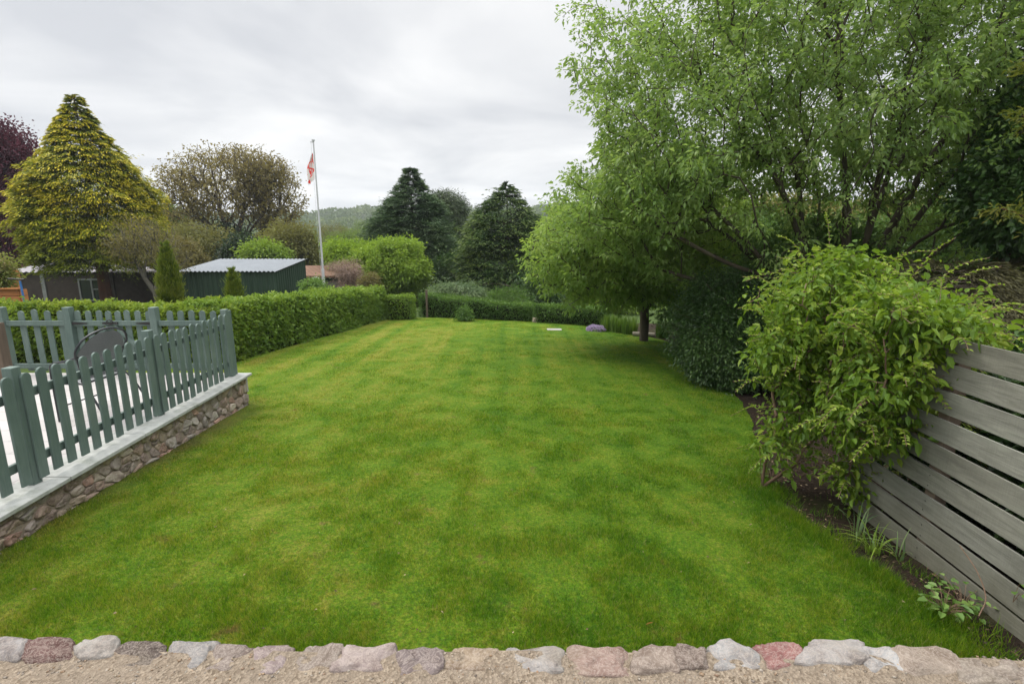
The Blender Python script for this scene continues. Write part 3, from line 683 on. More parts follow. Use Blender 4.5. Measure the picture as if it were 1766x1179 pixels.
for q_ in list(chair.children): d_ = q_.copy(); C.objects.link(d_); d_.parent = c2

# ------------------------------------------------------------------ horizontal board fence (right)
m_board, t, o = newmat('weathered_board'); n = NT(t)
gp = n.obj((1, .09, 1)); g1 = n.noise(gp, 26, 6, .7, 1.2); g2 = n.noise(n.obj((1, .35, 1)), 3, 4, .6); saw = n.noise(n.obj((1, 1, .08)), 42, 3, .6)
c = n.ramp(n.math('ADD', n.math('MULTIPLY', g1, .55), n.math('MULTIPLY', g2, .45)), [(.3, (.115, .114, .098)), (.5, (.198, .198, .172)), (.68, (.290, .290, .252))])
c = n.mix(n.ramp(g2, [(.55, (0, 0, 0)), (.75, (.45, .45, .45))]), c, (.15, .185, .14))
vk = n.n('ShaderNodeTexVoronoi'); n.l(n.obj((1, .8, 2.2)), vk.inputs[0]); vk.inputs['Scale'].default_value = 2.6; kd = n.math('ADD', vk.outputs['Distance'], n.math('MULTIPLY', g1, .05))
c = n.mix(n.ramp(kd, [(.055, (.75, .75, .75)), (.10, (0, 0, 0))]), c, (.06, .045, .03))
zs_ = n.n('ShaderNodeSeparateXYZ'); n.l(n.obj(), zs_.inputs[0]); damp = n.n('ShaderNodeMapRange'); n.l(n.math('ADD', zs_.outputs[2], n.math('MULTIPLY', n.noise(n.obj((1, 1, .4)), 2.2, 5, .7), -.6)), damp.inputs[0]); damp.inputs[1].default_value = -.25; damp.inputs[2].default_value = .12; damp.inputs[3].default_value = .6; damp.inputs[4].default_value = 0
c = n.mix(damp.outputs[0], c, (.105, .10, .065))
rv = n.attr('rnd').outputs['Fac']; c = n.mix(rv, n.mix(1.0, c, (.74, .72, .68), 'MULTIPLY'), c)
n.l(n.pbsdf(c, .85, .15, n.bump(n.math('ADD', g1, n.math('MULTIPLY', saw, .6)), .6, .006)), o.inputs[0])
def rx(y): return 3.00 + .037 * y
bf = thing('board_fence', 'weathered grey fence of wide horizontal boards rising beside the flower bed', 'fence', (rx(3), 3.0, float(zt(3.1, 3))))
tops = [-.685, -.88, -1.08, -1.28, -1.485, -1.69, -1.895, -2.09, -2.29]
for k_, z_ in enumerate(tops):
    ya, yb = -.4, 4.45 + R.normal() * .01; b = MB(); ns_ = 12; S = np.linspace(ya, yb, ns_ + 1); vs_ = []
    for y in S:
        x = rx(y) + .004 * math.sin(y * 2.1 + k_) ; zz_ = H + z_ + .006 * math.sin(y * 1.3 + k_ * 2)
        vs_ += [(x, y, zz_), (x + .018, y, zz_), (x + .018, y, zz_ - .162), (x, y, zz_ - .162)]
    b.add(vs_, [[i * 4 + j, i * 4 + (j + 1) % 4, i * 4 + 4 + (j + 1) % 4, i * 4 + 4 + j] for i in range(ns_) for j in range(4)] + [[3, 2, 1, 0], [ns_ * 4 + i for i in range(4)]], R.random())
    for yp in (.6, 2.1, 3.5, 4.36):
        for dz_ in (.045, .125):
            xn, yn, zn = rx(yp) - .0012, yp + R.normal() * .006, H + z_ - dz_ + R.normal() * .003; b.add([(xn, yn + .0055 * math.cos(a_), zn + .0055 * math.sin(a_)) for a_ in np.linspace(0, 2 * math.pi, 9)[:-1]], [list(range(8))[::-1]], -1)
    bd = b.build('board', m_board, bf); bd.data.materials.append(m_iron)
    for p_ in bd.data.polygons:
        if len(p_.vertices) == 8: p_.material_index = 1
m_post = plainmat('fence_post_wood', (.13, .10, .075), .9, .1, var=.3, scale=18, bump=.5, stretch=(1, 1, .15))
for y in (.6, 2.1, 3.5, 4.36):
    b = MB(); b.box(rx(y) + .022, rx(y) + .112, y - .045, y + .045, float(zt(3.1, y)) - .1, H - .72, .5); b.build('post', m_post, bf)

# ------------------------------------------------------------------ gravel terrace and its stone edging (foreground)
GZ = H - 1.60
m_gravel, t, o = newmat('gravel'); n = NT(t); vo = n.n('ShaderNodeTexVoronoi'); n.l(n.pos(), vo.inputs[0]); vo.inputs['Scale'].default_value = 95
s1 = n.noise(n.pos(), 5, 6, .7)
c = n.ramp(vo.outputs['Color'], [(.1, (.13, .10, .07)), (.45, (.215, .17, .125)), (.8, (.30, .245, .185))])
c = n.mix(n.ramp(s1, [(.38, (0, 0, 0)), (.62, (.85, .85, .85))]), c, (.215, .175, .135))
n.l(n.pbsdf(c, .93, .12, n.bump(n.math('ADD', vo.outputs['Distance'], n.noise(n.pos(), 30, 5, .7)), .9, .012)), o.inputs[0])
xs = np.linspace(-5, 4.6, 240); ysg = np.linspace(-1.2, 1.80, 80); X, Yg = np.meshgrid(xs, ysg)
def edge_y(x): return 1.775 - .012 * np.clip(x - .8, 0, 9) - .035 * np.clip(x - 1.2, 0, 9) ** 1.5
front = edge_y(X) - .055; Yg = np.minimum(Yg, front)
Zg = GZ - .006 + (fbm(X * 3, Yg * 3, 31) - .5) * .03 + (fbm(X * 30, Yg * 30, 32) - .5) * .012
V = np.stack([X, Yg, Zg], -1).reshape(-1, 3); i, j = np.meshgrid(np.arange(79), np.arange(239), indexing='ij'); q = (i * 240 + j).ravel()
tag(mk('gravel_terrace', V, np.stack([q, q + 1, q + 241, q + 240], 1), m_gravel, smooth=True), kind='structure')
# loose pebbles
npb = 5200; x = -3.2 + 6.4 * R.random(npb); y = 1.30 + .42 * R.random(npb); y = np.minimum(y, edge_y(x) - .05)
oc = np.array([(1, 0, 0), (-1, 0, 0), (0, 1, 0), (0, -1, 0), (0, 0, 1), (0, 0, -1)], float)
ocf = np.array([(0, 2, 4), (2, 1, 4), (1, 3, 4), (3, 0, 4), (2, 0, 5), (1, 2, 5), (3, 1, 5), (0, 3, 5)])
sz = .0022 + .0065 * R.random(npb) ** 3; zc = GZ - .006 + (fbm(x * 3, y * 3, 31) - .5) * .03 + (fbm(x * 30, y * 30, 32) - .5) * .012
V = np.stack([x, y, zc], 1)[:, None] + oc[None] * (sz[:, None] * (.5 + R.random((npb, 3)))* np.array([1, 1, .6]))[:, None] ; rot = R.random(npb)
Fp = (np.arange(npb) * 6)[:, None, None] + ocf[None]
pal = np.array([(.46, .38, .28), (.52, .46, .38), (.40, .26, .16), (.33, .29, .25), (.56, .50, .42), (.46, .32, .20)])
tag(mk('gravel', V.reshape(-1, 3), Fp.reshape(-1, 3), m_stone, attrs={'col': np.repeat(pal[R.integers(0, 6, npb)] * .8 * (.7 + .3 * R.random((npb, 1))), 8, 0)}, smooth=True),
    'loose tan pebbles scattered over the gravel terrace in the foreground', 'gravel', kind='stuff')

edging = thing('stone_edging', 'row of rough pink, red and grey stones edging the gravel terrace', 'wall', (0, 1.72, float(zt(0, 1.8))))
def rough_stone(cx, cy, cz, lx, ly, lz, rot, seed, pw=.62, amp=.16, shear=0.):
    nu, nv = 44, 26; V = []
    for i in range(nv + 1):
        ph = -math.pi / 2 + math.pi * i / nv
        for j in range(nu):
            th = 2 * math.pi * j / nu; sg = lambda a, p_: math.copysign(abs(a) ** p_, a)
            v = Vector((sg(math.cos(ph), pw) * sg(math.cos(th), pw), sg(math.cos(ph), pw) * sg(math.sin(th), pw), sg(math.sin(ph), pw * .8)))
            v.x += shear * v.y * .7
            nz_ = mnoise.noise(v * 1.1 + Vector((seed, 0, 0))) * amp * 1.5 - abs(mnoise.noise(v * 2.6 + Vector((0, seed, 0)))) * amp * .8 + mnoise.noise(v * 7 + Vector((0, 0, seed))) * amp * .25 + mnoise.noise(v * 17 + Vector((0, 0, seed))) * amp * .10
            v = v * (1 + nz_); v = Vector((v.x * lx / 2, v.y * ly / 2, v.z * lz / 2)); c_, s_ = math.cos(rot), math.sin(rot)
            V.append((cx + v.x * c_ - v.y * s_, cy + v.x * s_ + v.y * c_, cz + v.z))
    Fs = [[i * nu + j, i * nu + (j + 1) % nu, (i + 1) * nu + (j + 1) % nu, (i + 1) * nu + j] for i in range(nv) for j in range(nu)]
    return V, Fs
ST = [(-160, -20, 1101, (.40, .35, .30), -.2), (-15, 52, 1099, (.46, .43, .42), -.9), (42, 133, 1101, (.19, .085, .07), -1.0), (136, 208, 1099, (.48, .45, .41), -.9), (200, 296, 1104, (.135, .095, .075), -.7),
      (294, 368, 1105, (.40, .39, .38), .0), (369, 432, 1113, (.34, .27, .23), 0), (434, 507, 1112, (.46, .36, .35), 0), (516, 590, 1110, (.40, .33, .27), 0), (588, 680, 1114, (.50, .40, .37), .1),
      (688, 765, 1116, (.30, .235, .225), 0), (773, 857, 1115, (.46, .345, .225), 0), (870, 967, 1116, (.48, .45, .43), 0), (972, 1084, 1114, (.44, .29, .235), 0), (1086, 1164, 1113, (.44, .345, .275), .3),
      (1160, 1214, 1113, (.27, .20, .16), .3), (1222, 1303, 1108, (.50, .49, .48), .3), (1308, 1382, 1106, (.36, .135, .12), .3), (1378, 1488, 1105, (.50, .47, .45), 1.1), (1474, 1554, 1113, (.54, .53, .52), .5),
      (1545, 1650, 1113, (.42, .33, .255), .5), (1642, 1756, 1135, (.44, .37, .30), .3), (1760, 1900, 1150, (.40, .33, .27), .2)]
for k_, (u0, u1, vt, col, sh) in enumerate(ST):
    a = atz(u0, vt + 4, -1.585); b_ = atz(u1, vt + 4, -1.585); cx = (a[0] + b_[0]) / 2; lx = (b_[0] - a[0]) * 1.0; yb_ = (a[1] + b_[1]) / 2; ly = .125 + .03 * R.random()
    g_ = sum(col) / 3; col = tuple((c_ * .95 + g_ * .05) * .50 + .03 for c_ in col); V, Fs = rough_stone(cx, yb_ - ly / 2 + .045, GZ - .084 + .012 * R.random(), lx * 1.10, ly, .165, math.atan2(b_[1] - a[1], b_[0] - a[0]) * .7, k_ * 3.7 + 1.3, pw=.40, amp=.17, shear=sh * .5)
    o_ = mk('stone', V, Fs, m_stone, attrs={'col': np.repeat(np.array([col]), len(Fs), 0)}, smooth=True); adopt(edging, o_)
b = MB(); xs_ = np.linspace(-4, 3.9, 60); vs_ = []
for x in xs_: e_ = float(edge_y(x)); vs_ += [(x, e_ - .25, GZ - .035), (x, e_ - .045, GZ - .03), (x, e_ - .045, float(zt(x, 1.8)) - .1), (x, e_ - .25, float(zt(x, 1.8)) - .1)]
b.add(vs_, [[i * 4 + 4 + j, i * 4 + 4 + (j + 1) % 4, i * 4 + (j + 1) % 4, i * 4 + j] for i in range(59) for j in range(4)] + [[0, 1, 2, 3], [239, 238, 237, 236]]); b.build('mortar', m_mortar, edging)

# ================================================================== BUILDINGS beyond the hedge
m_zinc = plainmat('zinc_sheet', (.22, .24, .26), .5, .4, metal=.15, var=.12, scale=3, bump=.05)
m_green, t, o = newmat('dark_green_cladding'); n = NT(t); c = n.ramp(n.noise(n.pos((3, 3, .4)), 2, 4), [(.3, (.014, .032, .020)), (.7, (.026, .052, .032))]); n.l(n.pbsdf(c, .55, .35), o.inputs[0])
def corrugated(b, p0, p1, p2, p3, pitch, amp, val=.5, trap=False):   # sheet p0-p1 (ribs run p0->p3), thickness by two skins
    p0, p1, p2, p3 = map(np.array, (p0, p1, p2, p3)); Ln = np.linalg.norm(p1 - p0); k_ = int(Ln / pitch) * 6; nn = unit(np.cross(p1 - p0, p3 - p0)[None])[0]
    t_ = np.linspace(0, 1, k_ + 1); w_ = np.sin(t_ * Ln / pitch * 2 * math.pi); w_ = np.clip(w_ * 1.8, -1, 1) if trap else w_
    V = []
    for th in (0, .004):
        for s in (0, 1):
            for q_, x in zip(t_, w_):
                a = p0 + (p1 - p0) * q_; c_ = p3 + (p2 - p3) * q_; V.append(a + (c_ - a) * s + nn * (x * amp + th))
    m_ = k_ + 1; b.add(V, [[i, i + 1, m_ + i + 1, m_ + i] for i in range(k_)] + [[2 * m_ + i + 1, 2 * m_ + i, 3 * m_ + i, 3 * m_ + i + 1] for i in range(k_)], val)
Y0s, Y1s = 19.0, 21.7; xl_, xr_ = -12.35, -8.82; zl = float(zt(-10, 19)) - .2; zf, zk = H - 1.215, H - .90
shed = thing('garden_shed', 'dark green corrugated shed with pale sloping metal roof behind the hedge', 'shed', (-10.6, 20.3, zl))
b = MB(); corrugated(b, (xl_, Y0s, zl), (xr_, Y0s, zl), (xr_, Y0s, zf), (xl_, Y0s, zf), .19, .018, trap=True)
corrugated(b, (xr_, Y0s, zl), (xr_, Y1s, zl), (xr_, Y1s, zk), (xr_, Y0s, zf), .19, .018, trap=True)
corrugated(b, (xr_, Y1s, zl), (xl_, Y1s, zl), (xl_, Y1s, zk), (xr_, Y1s, zk), .19, .018, trap=True)
corrugated(b, (xl_, Y1s, zl), (xl_, Y0s, zl), (xl_, Y0s, zf), (xl_, Y1s, zk), .19, .018, trap=True); b.build('wall', m_green, shed)
b = MB(); corrugated(b, (xl_ - .1, Y0s - .12, zf + .03), (xr_ + .1, Y0s - .12, zf + .03), (xr_ + .1, Y1s + .1, zk + .06), (xl_ - .1, Y1s + .1, zk + .06), .16, .022); b.build('roof', m_zinc, shed)
# long low outbuilding on the left
m_render = plainmat('brown_render', (.058, .048, .040), .9, .1, var=.35, scale=4, bump=.3)
m_frame = plainmat('pale_timber', (.20, .21, .20), .7, .2, var=.3, scale=6)
m_glass, t, o = newmat('window_glass'); n = NT(t); n.l(n.pbsdf((.012, .016, .02), .08, .6), o.inputs[0])
m_pale = plainmat('pale_roof', (.42, .40, .42), .7, .2, var=.3, scale=5, dirt=(.25, .17, .14))
A = at(30, 480, 27.); B_ = at(300, 480, 27.); zl = float(zt(A[0], 27)) - .4; zt_ = at(200, 468, 27)[2]
ob = thing('outbuilding', 'long low brown outbuilding with pale roof and dark window under the golden conifer', 'building', ((A[0] + B_[0]) / 2, 27, zl))
win_u = ((140, 162), (164, 180)); wz1 = at(160, 483, 27)[2]; wz0 = wz1 - 1.1
b = MB(); b.box(A[0], B_[0], 27.0, 31, zl, zt_ - .05, .5); b.build('wall', m_render, ob)
for uu in (78, 196):
    x = at(uu, 500, 27)[0]; b = MB(); b.box(x - .10, x + .10, 26.93, 26.997, zl, zt_ - .08, .3); b.build('post', m_frame if uu < 100 else m_render, ob)
xa = at(140, 500, 27)[0]; xb = at(183, 500, 27)[0]; b = MB()
for x in (xa, (xa + xb) / 2, xb): b.box(x - .04, x + .04, 26.90, 26.99, wz0, wz1 + .1, .8)
b.box(xa + .04, xb - .04, 26.91, 26.985, wz1, wz1 + .08, .8); b.box((xa + xb) / 2 + .04, xb - .04, 26.91, 26.985, wz1 - .5, wz1 - .44, .8); b.box(xa + .04, xb - .04, 26.91, 26.985, wz0, wz0 + .06, .8)
wn = b.build('window', m_frame, ob); b = MB(); b.box(xa, xb, 26.94, 26.996, wz0 + .01, wz1 + .05, .5); adopt(ob, b.build('pane', m_glass), parent=wn)
wn_ = wn
b = MB(); corrugated(b, (A[0] - .2, 26.75, zt_ - .02), (B_[0] + .2, 26.75, zt_ - .02), (B_[0] + .2, 29.2, zt_ + .42), (A[0] - .2, 29.2, zt_ + .42), .3, .03); b.build('roof', m_pale, ob)
# tiled lean-to beyond the flagpole
m_tile, t, o = newmat('clay_tile'); n = NT(t); bt = n.n('ShaderNodeTexBrick'); n.l(n.pos(), bt.inputs[0]); bt.inputs['Scale'].default_value = 1; bt.inputs['Brick Width'].default_value = .24; bt.inputs['Row Height'].default_value = .2
bt.inputs['Mortar Size'].default_value = .02; bt.inputs['Color1'].default_value = (.17, .075, .055, 1); bt.inputs['Color2'].default_value = (.24, .12, .09, 1); bt.inputs['Mortar'].default_value = (.06, .035, .03, 1)
n.l(n.pbsdf(n.mix(n.math('MULTIPLY', n.noise(n.pos(), 3, 4), .6), bt.outputs[0], (.13, .12, .07)), .9, .1, n.bump(bt.outputs['Fac'], -.6, .03)), o.inputs[0])
m_plank = plainmat('grey_planks', (.20, .175, .155), .9, .1, var=.35, scale=10, bump=.4, stretch=(8, 8, .5))
Yt = 25.0; P0 = at(524, 474, Yt); P1 = at(596, 474, Yt); zl = float(zt(P0[0], Yt)) - .3; zr = at(560, 475, Yt)[2]; zr2 = at(560, 458, Yt + 2.6)[2]
lt = thing('tiled_outhouse', 'small grey plank outhouse with mossy red tiled roof behind the flagpole', 'shed', ((P0[0] + P1[0]) / 2, Yt, zl))
b = MB(); b.box(at(556, 480, Yt)[0], P1[0] + .1, Yt, Yt + 2.6, zl, zr - .06, .5); b.build('wall', m_plank, lt)
b = MB()
for uu in (530, 536): x = at(uu, 480, Yt)[0]; b.box(x - .045, x + .045, Yt, Yt + .09, zl, zr - .06, .7)
b.build('post', plainmat('red_brown_timber', (.16, .07, .05), .8, .2), lt)
b = MB(); xa_, xb_ = P0[0] - 1.6, P1[0] + .25; vs_ = [(xa_, Yt - .25, zr), (xb_, Yt - .25, zr), (xb_, Yt + 2.7, zr2), (xa_, Yt + 2.7, zr2)]; vs_ += [(x, y, z - .09) for x, y, z in vs_]
b.add(vs_, [[0, 1, 2, 3], [7, 6, 5, 4], [4, 5, 1, 0], [5, 6, 2, 1], [6, 7, 3, 2], [7, 4, 0, 3]]); b.build('roof', m_tile, lt)
b = MB(); b.box(at(556, 480, Yt)[0], P1[0], Yt - .06, Yt - .004, zr - .26, zr - .10, .2); b.build('fascia', m_green, lt)
c0 = at(546, 500, 24.5); ar = thing('garden_arch', 'thin white hooped arch standing behind the hedge by the flagpole', 'arch', (c0[0], 24.5, float(zt(c0[0], 24.5))))
zt2 = at(546, 478, 24.5)[2]; zb_ = float(zt(c0[0], 24.5)); b = MB()
for dy in (0, .4): b.tube(curve([(c0[0] - .16, 24.5 + dy, zb_), (c0[0] - .16, 24.5 + dy, zt2 - .2), (c0[0], 24.5 + dy, zt2), (c0[0] + .18, 24.5 + dy, zt2 - .2), (c0[0] + .2, 24.5 + dy, zb_)]), .018, 6)
b.build('frame', plainmat('white_paint', (.72, .72, .70), .5), ar)

# ------------------------------------------------------------------ flagpole and limp flag
m_white = plainmat('pole_paint', (.52, .53, .54), .45, .4, var=.1)
pb = at(556, 497, 24.); pt = at(543.5, 241, 24.); zb_ = float(zt(pb[0], 24)); px_ = (pb[0] + pt[0]) / 2
fp = thing('flagpole', 'tall thin white flagpole rising behind the clipped hedge', 'flagpole', (px_, 24, zb_))
b = MB(); b.tube([(px_, 24, zb_ - .1), (px_, 24, zb_ + 1.9)], .065, 10); b.tube([(px_, 24, zb_ + 1.8), (px_, 24, pt[2] - .05)], [.048, .028], 10); b.build('pole', m_white, fp)
b = MB(); b.tube([(px_, 24, pt[2] - .06), (px_, 24, pt[2] + .0)], .07, 10); b.box(px_ - .14, px_ + .02, 23.98, 24.02, pt[2] - .12, pt[2] - .085); b.build('finial', m_white, fp)
b = MB(); b.tube([(px_ - .10, 23.98, pt[2] - .1), (px_ - .085, 23.96, zb_ + 1.3)], .006, 4); b.build('halyard', m_white, fp)
m_flag, t, o = newmat('flag_cloth'); n = NT(t); cc = n.attr('col').outputs['Color']; p = n.pbsdf(cc, .8, .1); tr = n.n('ShaderNodeBsdfTranslucent'); n.l(cc, tr.inputs[0])
ms = n.n('ShaderNodeMixShader'); ms.inputs[0].default_value = .4; n.l(p, ms.inputs[1]); n.l(tr.outputs[0], ms.inputs[2]); n.l(ms.outputs[0], o.inputs[0])
ft = at(543, 262, 24)[2]; fb_ = at(543, 320, 24)[2]; nu, nv = 28, 40; V = []; cols = []
for i in range(nv + 1):
    k_ = i / nv
    for j in range(nu + 1):
        s = j / nu; fold = math.sin(s * 15 + k_ * 2.0) * .055 * (.3 + s); wdt = .07 + .30 * math.sin(min(1, k_ * 1.5) * math.pi * .55) * (1 - .25 * k_)
        V.append((px_ - .05 - s * wdt, 24 - .02 + fold, ft - (ft - fb_) * (k_ * (.80 + .18 * s) + s * .12 * (1 - k_) )))
for i in range(nv):
    for j in range(nu):
        s = (j + .5) / nu; k_ = (i + .5) / nv; red = (.40 < k_ + .2 * math.sin(s * 9) < .55) or (.38 < (s + .4 * math.sin(k_ * 12)) % 1 < .60)
        cols.append((.72, .07, .055) if red else (.75, .72, .70))
fl = mk('flag', V, [[i * (nu + 1) + j, i * (nu + 1) + j + 1, (i + 1) * (nu + 1) + j + 1, (i + 1) * (nu + 1) + j] for i in range(nv) for j in range(nu)], m_flag, attrs={'col': cols}, smooth=True)
tag(fl, 'limp red and white flag hanging from the tall white pole', 'flag')

# ------------------------------------------------------------------ orange timber planter, plant, blue prop, grey post at far left
m_orange = plainmat('orange_timber', (.42, .175, .065), .7, .25, var=.2, scale=12, bump=.2, stretch=(.3, 1, 3))
Yo = 12.5; x1 = at(32, 500, Yo)[0]; zt1 = at(15, 499, Yo)[2]; zg = float(zt(x1, Yo))
pl_ = thing('timber_planter', 'orange stained timber planter box at the far left above the hedge', 'planter', (x1 - .8, Yo + .3, zg))
zz_ = zt1
for k_ in range(6): b = MB(); b.box(x1 - 1.7, x1 - .02, Yo - .012 * (k_ % 2), Yo + .03, zz_ - .16, zz_ - .008, R.random()); b.build('board', m_orange, pl_, bevel=.004); zz_ -= .165
for k_, zq in enumerate((0, .165, .33, .495, .66)): b = MB(); b.box(x1 - .03, x1, Yo + .035, Yo + .22, zt1 - .16 - zq, zt1 - .008 - zq, R.random()); b.build('board', m_orange, pl_)
b = MB(); b.box(x1 - 1.7, x1 + .04, Yo - .07, Yo + .05, zt1 + .002, zt1 + .035, .8); b.build('cap', m_orange, pl_, bevel=.004)
b = MB(); b.box(x1 - 1.65, x1 - .04, Yo + .05, Yo + .22, zt1 - .5, zt1 - .05); b.build('soil', m_soil, pl_)
xo = at(25, 480, Yo + .9)[0]; b = MB(); b.box(xo - .10, xo + .10, Yo + .85, Yo + .97, zg, at(24, 465, Yo + .9)[2], .7)
tag(b.build('timber_post', m_orange, bevel=.006), 'square orange timber post rising behind the planter at the far left', 'post')
m_blue = plainmat('blue_plastic', (.05, .16, .42), .45, .4)
xq = at(39, 500, Yo - .3); root = thing('blue_prop', 'thin blue pole with a dark crossbar beside the orange planter', 'pole', (xq[0], Yo - .3, float(zt(xq[0], Yo - .3))))
b = MB(); b.tube([(xq[0], Yo - .3, root.location.z), (xq[0] - .02, Yo - .3, at(36, 484, Yo - .3)[2])], .022, 8); b.build('pole', m_blue, root)
b = MB(); ct = at(36, 482, Yo - .3)[2]; b.tube([(xq[0] - .30, Yo - .3, ct + .02), (xq[0] + .09, Yo - .3, ct + .0)], .02, 8); b.build('crossbar', m_iron, root)
Yg_ = 6.9; xg = at(-1, 600, Yg_)[0]; b = MB(); b.box(xg - .07, xg + .07, Yg_ - .07, Yg_ + .07, H - 2.3, at(4, 557, Yg_)[2], .4)
tag(b.build('fence_post', m_post, bevel=.008), 'old weathered brown post at the far left edge of the patio', 'post')

# ================================================================== VEGETATION
bark_dark = barkmat('bark_dark', (.075, .060, .045), (.13, .11, .085)); bark_grey = barkmat('bark_grey', (.10, .09, .075), (.17, .16, .13)); bark_red = barkmat('bark_red', (.14, .065, .045), (.10, .06, .05))
m_core = plainmat('hedge_dark_core', (.022, .022, .012), .95, .05, var=.4, scale=12)  # near-black: the shade within the hedge is put into this colour
def base(x, Y, dz=0): return np.array([x, Y, float(zt(x, Y)) + dz])

# --- big spreading tree on the right: many stems fanning from low down
lm_big = leafmat('leaf_mid_green', (.082, .155, .040), (.185, .292, .074), (.41, .49, .18), trans=.5, spec=.45, rough=.42, vary=.2, nscale=.8)
b0 = base(6.3, 9.6); fork = b0 + np.array([0, 0, 1.15]); trunks = [[b0 - np.array([0, 0, .2]), b0 + np.array([.02, 0, .6]), fork]]
for dx, dy, dz in ((-3.6, -.6, 2.0), (-3.3, .3, 3.1), (-2.6, -.8, 3.6), (-1.8, .6, 4.6), (-1.2, -.9, 4.9), (-.5, .2, 5.4), (.2, -.8, 5.2), (.9, .5, 5.2), (1.7, -.5, 4.6), (2.6, .3, 3.8), (3.2, -.6, 2.8), (-2.6, 1.6, 2.4), (-4.2, .9, 1.5)):
    st = fork + np.array([dx * .04 + R.normal() * .05, dy * .04, R.random() * .25 - .3]); p1 = st + np.array([dx * .30, dy * .35, dz * .40]) + R.normal(size=3) * .08; p2 = st + np.array([dx * .64, dy * .7, dz * .74]) + R.normal(size=3) * .12
    trunks.append([fork + (st - fork) * .01] + [np.array(q_) for q_ in curve([fork, st, p1, p2, st + np.array([dx, dy, dz])], 5)[1:]])
E1 = [ell(1470, 85, 440, 420, 9.6, 3.3), ell(1190, 210, 185, 200, 9.3, 2.2), ell(1100, 335, 150, 105, 9.6, 2.0), ell(1700, 130, 330, 330, 9.4, 3.0), ell(1400, 330, 300, 110, 9.6, 2.6), ell(1035, 375, 95, 75, 11.0, 1.5), ell(1150, 430, 120, 60, 10.6, 1.4), ell(1290, 420, 110, 50, 9.8, 1.2)]
tree('spreading_tree', 'large spreading green tree of many fanned stems overhanging the right side of the lawn', 'tree', trunks, E1, 5400, 19, (.080, .080, .060), .078, .040, lm_big, bark_dark,
     tip=.0050, alpha=.45, rmax=.15, inner=.40, rough=.40, seed=11, down=.15, power=.6, expo=2.2, zmin=H - 1.15, cl=.6, hole=(b0 + np.array([-.6, -1, 2.75]), np.array([3.1, 3.8, 1.5])))
# --- small tree on the lawn, trunk in view
lm_small = leafmat('leaf_fresh_green', (.082, .155, .036), (.190, .298, .066), (.40, .48, .13), trans=.5, spec=.4, vary=.25, nscale=.7)
gx, gy = ground_hit(1110, 588); b1 = base(gx, gy); tr1 = [[b1 - np.array([0, 0, .1]), b1 + np.array([.0, 0, .5]), b1 + np.array([-.03, 0, .95])], [b1 + np.array([-.03, 0, .95]), b1 + np.array([-.35, 0, 1.6]), b1 + np.array([-1.0, .1, 2.3])],
      [b1 + np.array([-.03, 0, .95]), b1 + np.array([.1, .1, 1.7]), b1 + np.array([.2, 0, 2.6])], [b1 + np.array([-.03, 0, .95]), b1 + np.array([.5, -.1, 1.6]), b1 + np.array([1.3, 0, 2.2])]]
E2 = [ell(1090, 420, 150, 95, 13.2, 2.2), ell(1010, 445, 95, 90, 12.8, 1.5), ell(1180, 400, 130, 110, 13.4, 2.2), ell(980, 395, 50, 60, 13.4, 1.0), ell(1110, 485, 115, 38, 13.6, 1.4)]
tree('lawn_tree', 'small leafy tree with short dark forked trunk standing at the lawn edge', 'tree', tr1, E2, 1500, 19, (.10, .10, .08), .10, .045, lm_small, bark_dark, tip=.0095, alpha=.3, rmax=.21,
     inner=.35, rough=.65, seed=23, down=.3, expo=2.4)
# --- dark evergreen bush under the big tree
lm_dark = leafmat('leaf_dark_evergreen', (.014, .040, .008), (.038, .088, .018), (.11, .18, .045), trans=.15, spec=.4, rough=.4, vary=.3)
bb = base(4.75, 9.8)
tree('evergreen_bush', 'dark dense evergreen bush at the lawn edge under the big tree', 'bush', [[bb, bb + np.array([0, 0, .5])]], [ell(1255, 560, 82, 92, 9.6, .9), ell(1300, 590, 70, 90, 9.0, .8), ell(1225, 620, 42, 45, 9.2, .5)], 620, 80, (.13, .13, .11), .055, .03, lm_dark, bark_dark,
     tip=.006, inner=.25, seed=5, rmax=.08, rough=.5)
# --- shrubs filling the right border
lm_shade = leafmat('leaf_border_green', (.04, .09, .024), (.09, .17, .045), (.17, .26, .07), trans=.35, vary=.3)
def bush(name, label, cat, es, Yb, ntg, per, L, W, ml, group=None, sp=.15, bark=None, seed=3, inner=.3, tip=.006, rough=.5, down=.1, up=None, rmax=.06):
    c = es[0][0]; q_ = base(c[0], Yb); return tree(name, label, cat, [[q_, q_ + np.array([0, 0, .35 * max(.3, c[2] - q_[2])])]], es, ntg, per, (sp, sp, sp * .8), L, W, ml, bark or bark_dark, group=group, tip=tip, inner=inner, seed=seed, rmax=rmax, rough=rough, down=down, crown='foliage', bark='stems')
bush('shrub', 'tall dark shrub standing between the big tree stems and the climber', 'bush', [ell(1410, 445, 120, 75, 10.5, 1.2), ell(1380, 520, 110, 90, 10, 1.0)], 10.3, 420, 55, .08, .045, lm_shade, seed=31)
bush('shrub', 'wide shrub massed behind the big tree on the right, lowest of the background growth', 'bush', [ell(1300, 430, 150, 60, 15.5, 1.8), ell(1230, 500, 120, 60, 15, 1.5)], 15.3, 420, 45, .12, .06, lm_shade, seed=37, sp=.25)
bush('shrub', 'olive green shrub mass behind the stems at the far right, above the boards', 'bush', [ell(1560, 440, 170, 70, 14, 2), ell(1720, 470, 160, 110, 12, 2)], 13.5, 600, 50, .11, .055, lm_shade, seed=41, sp=.24)
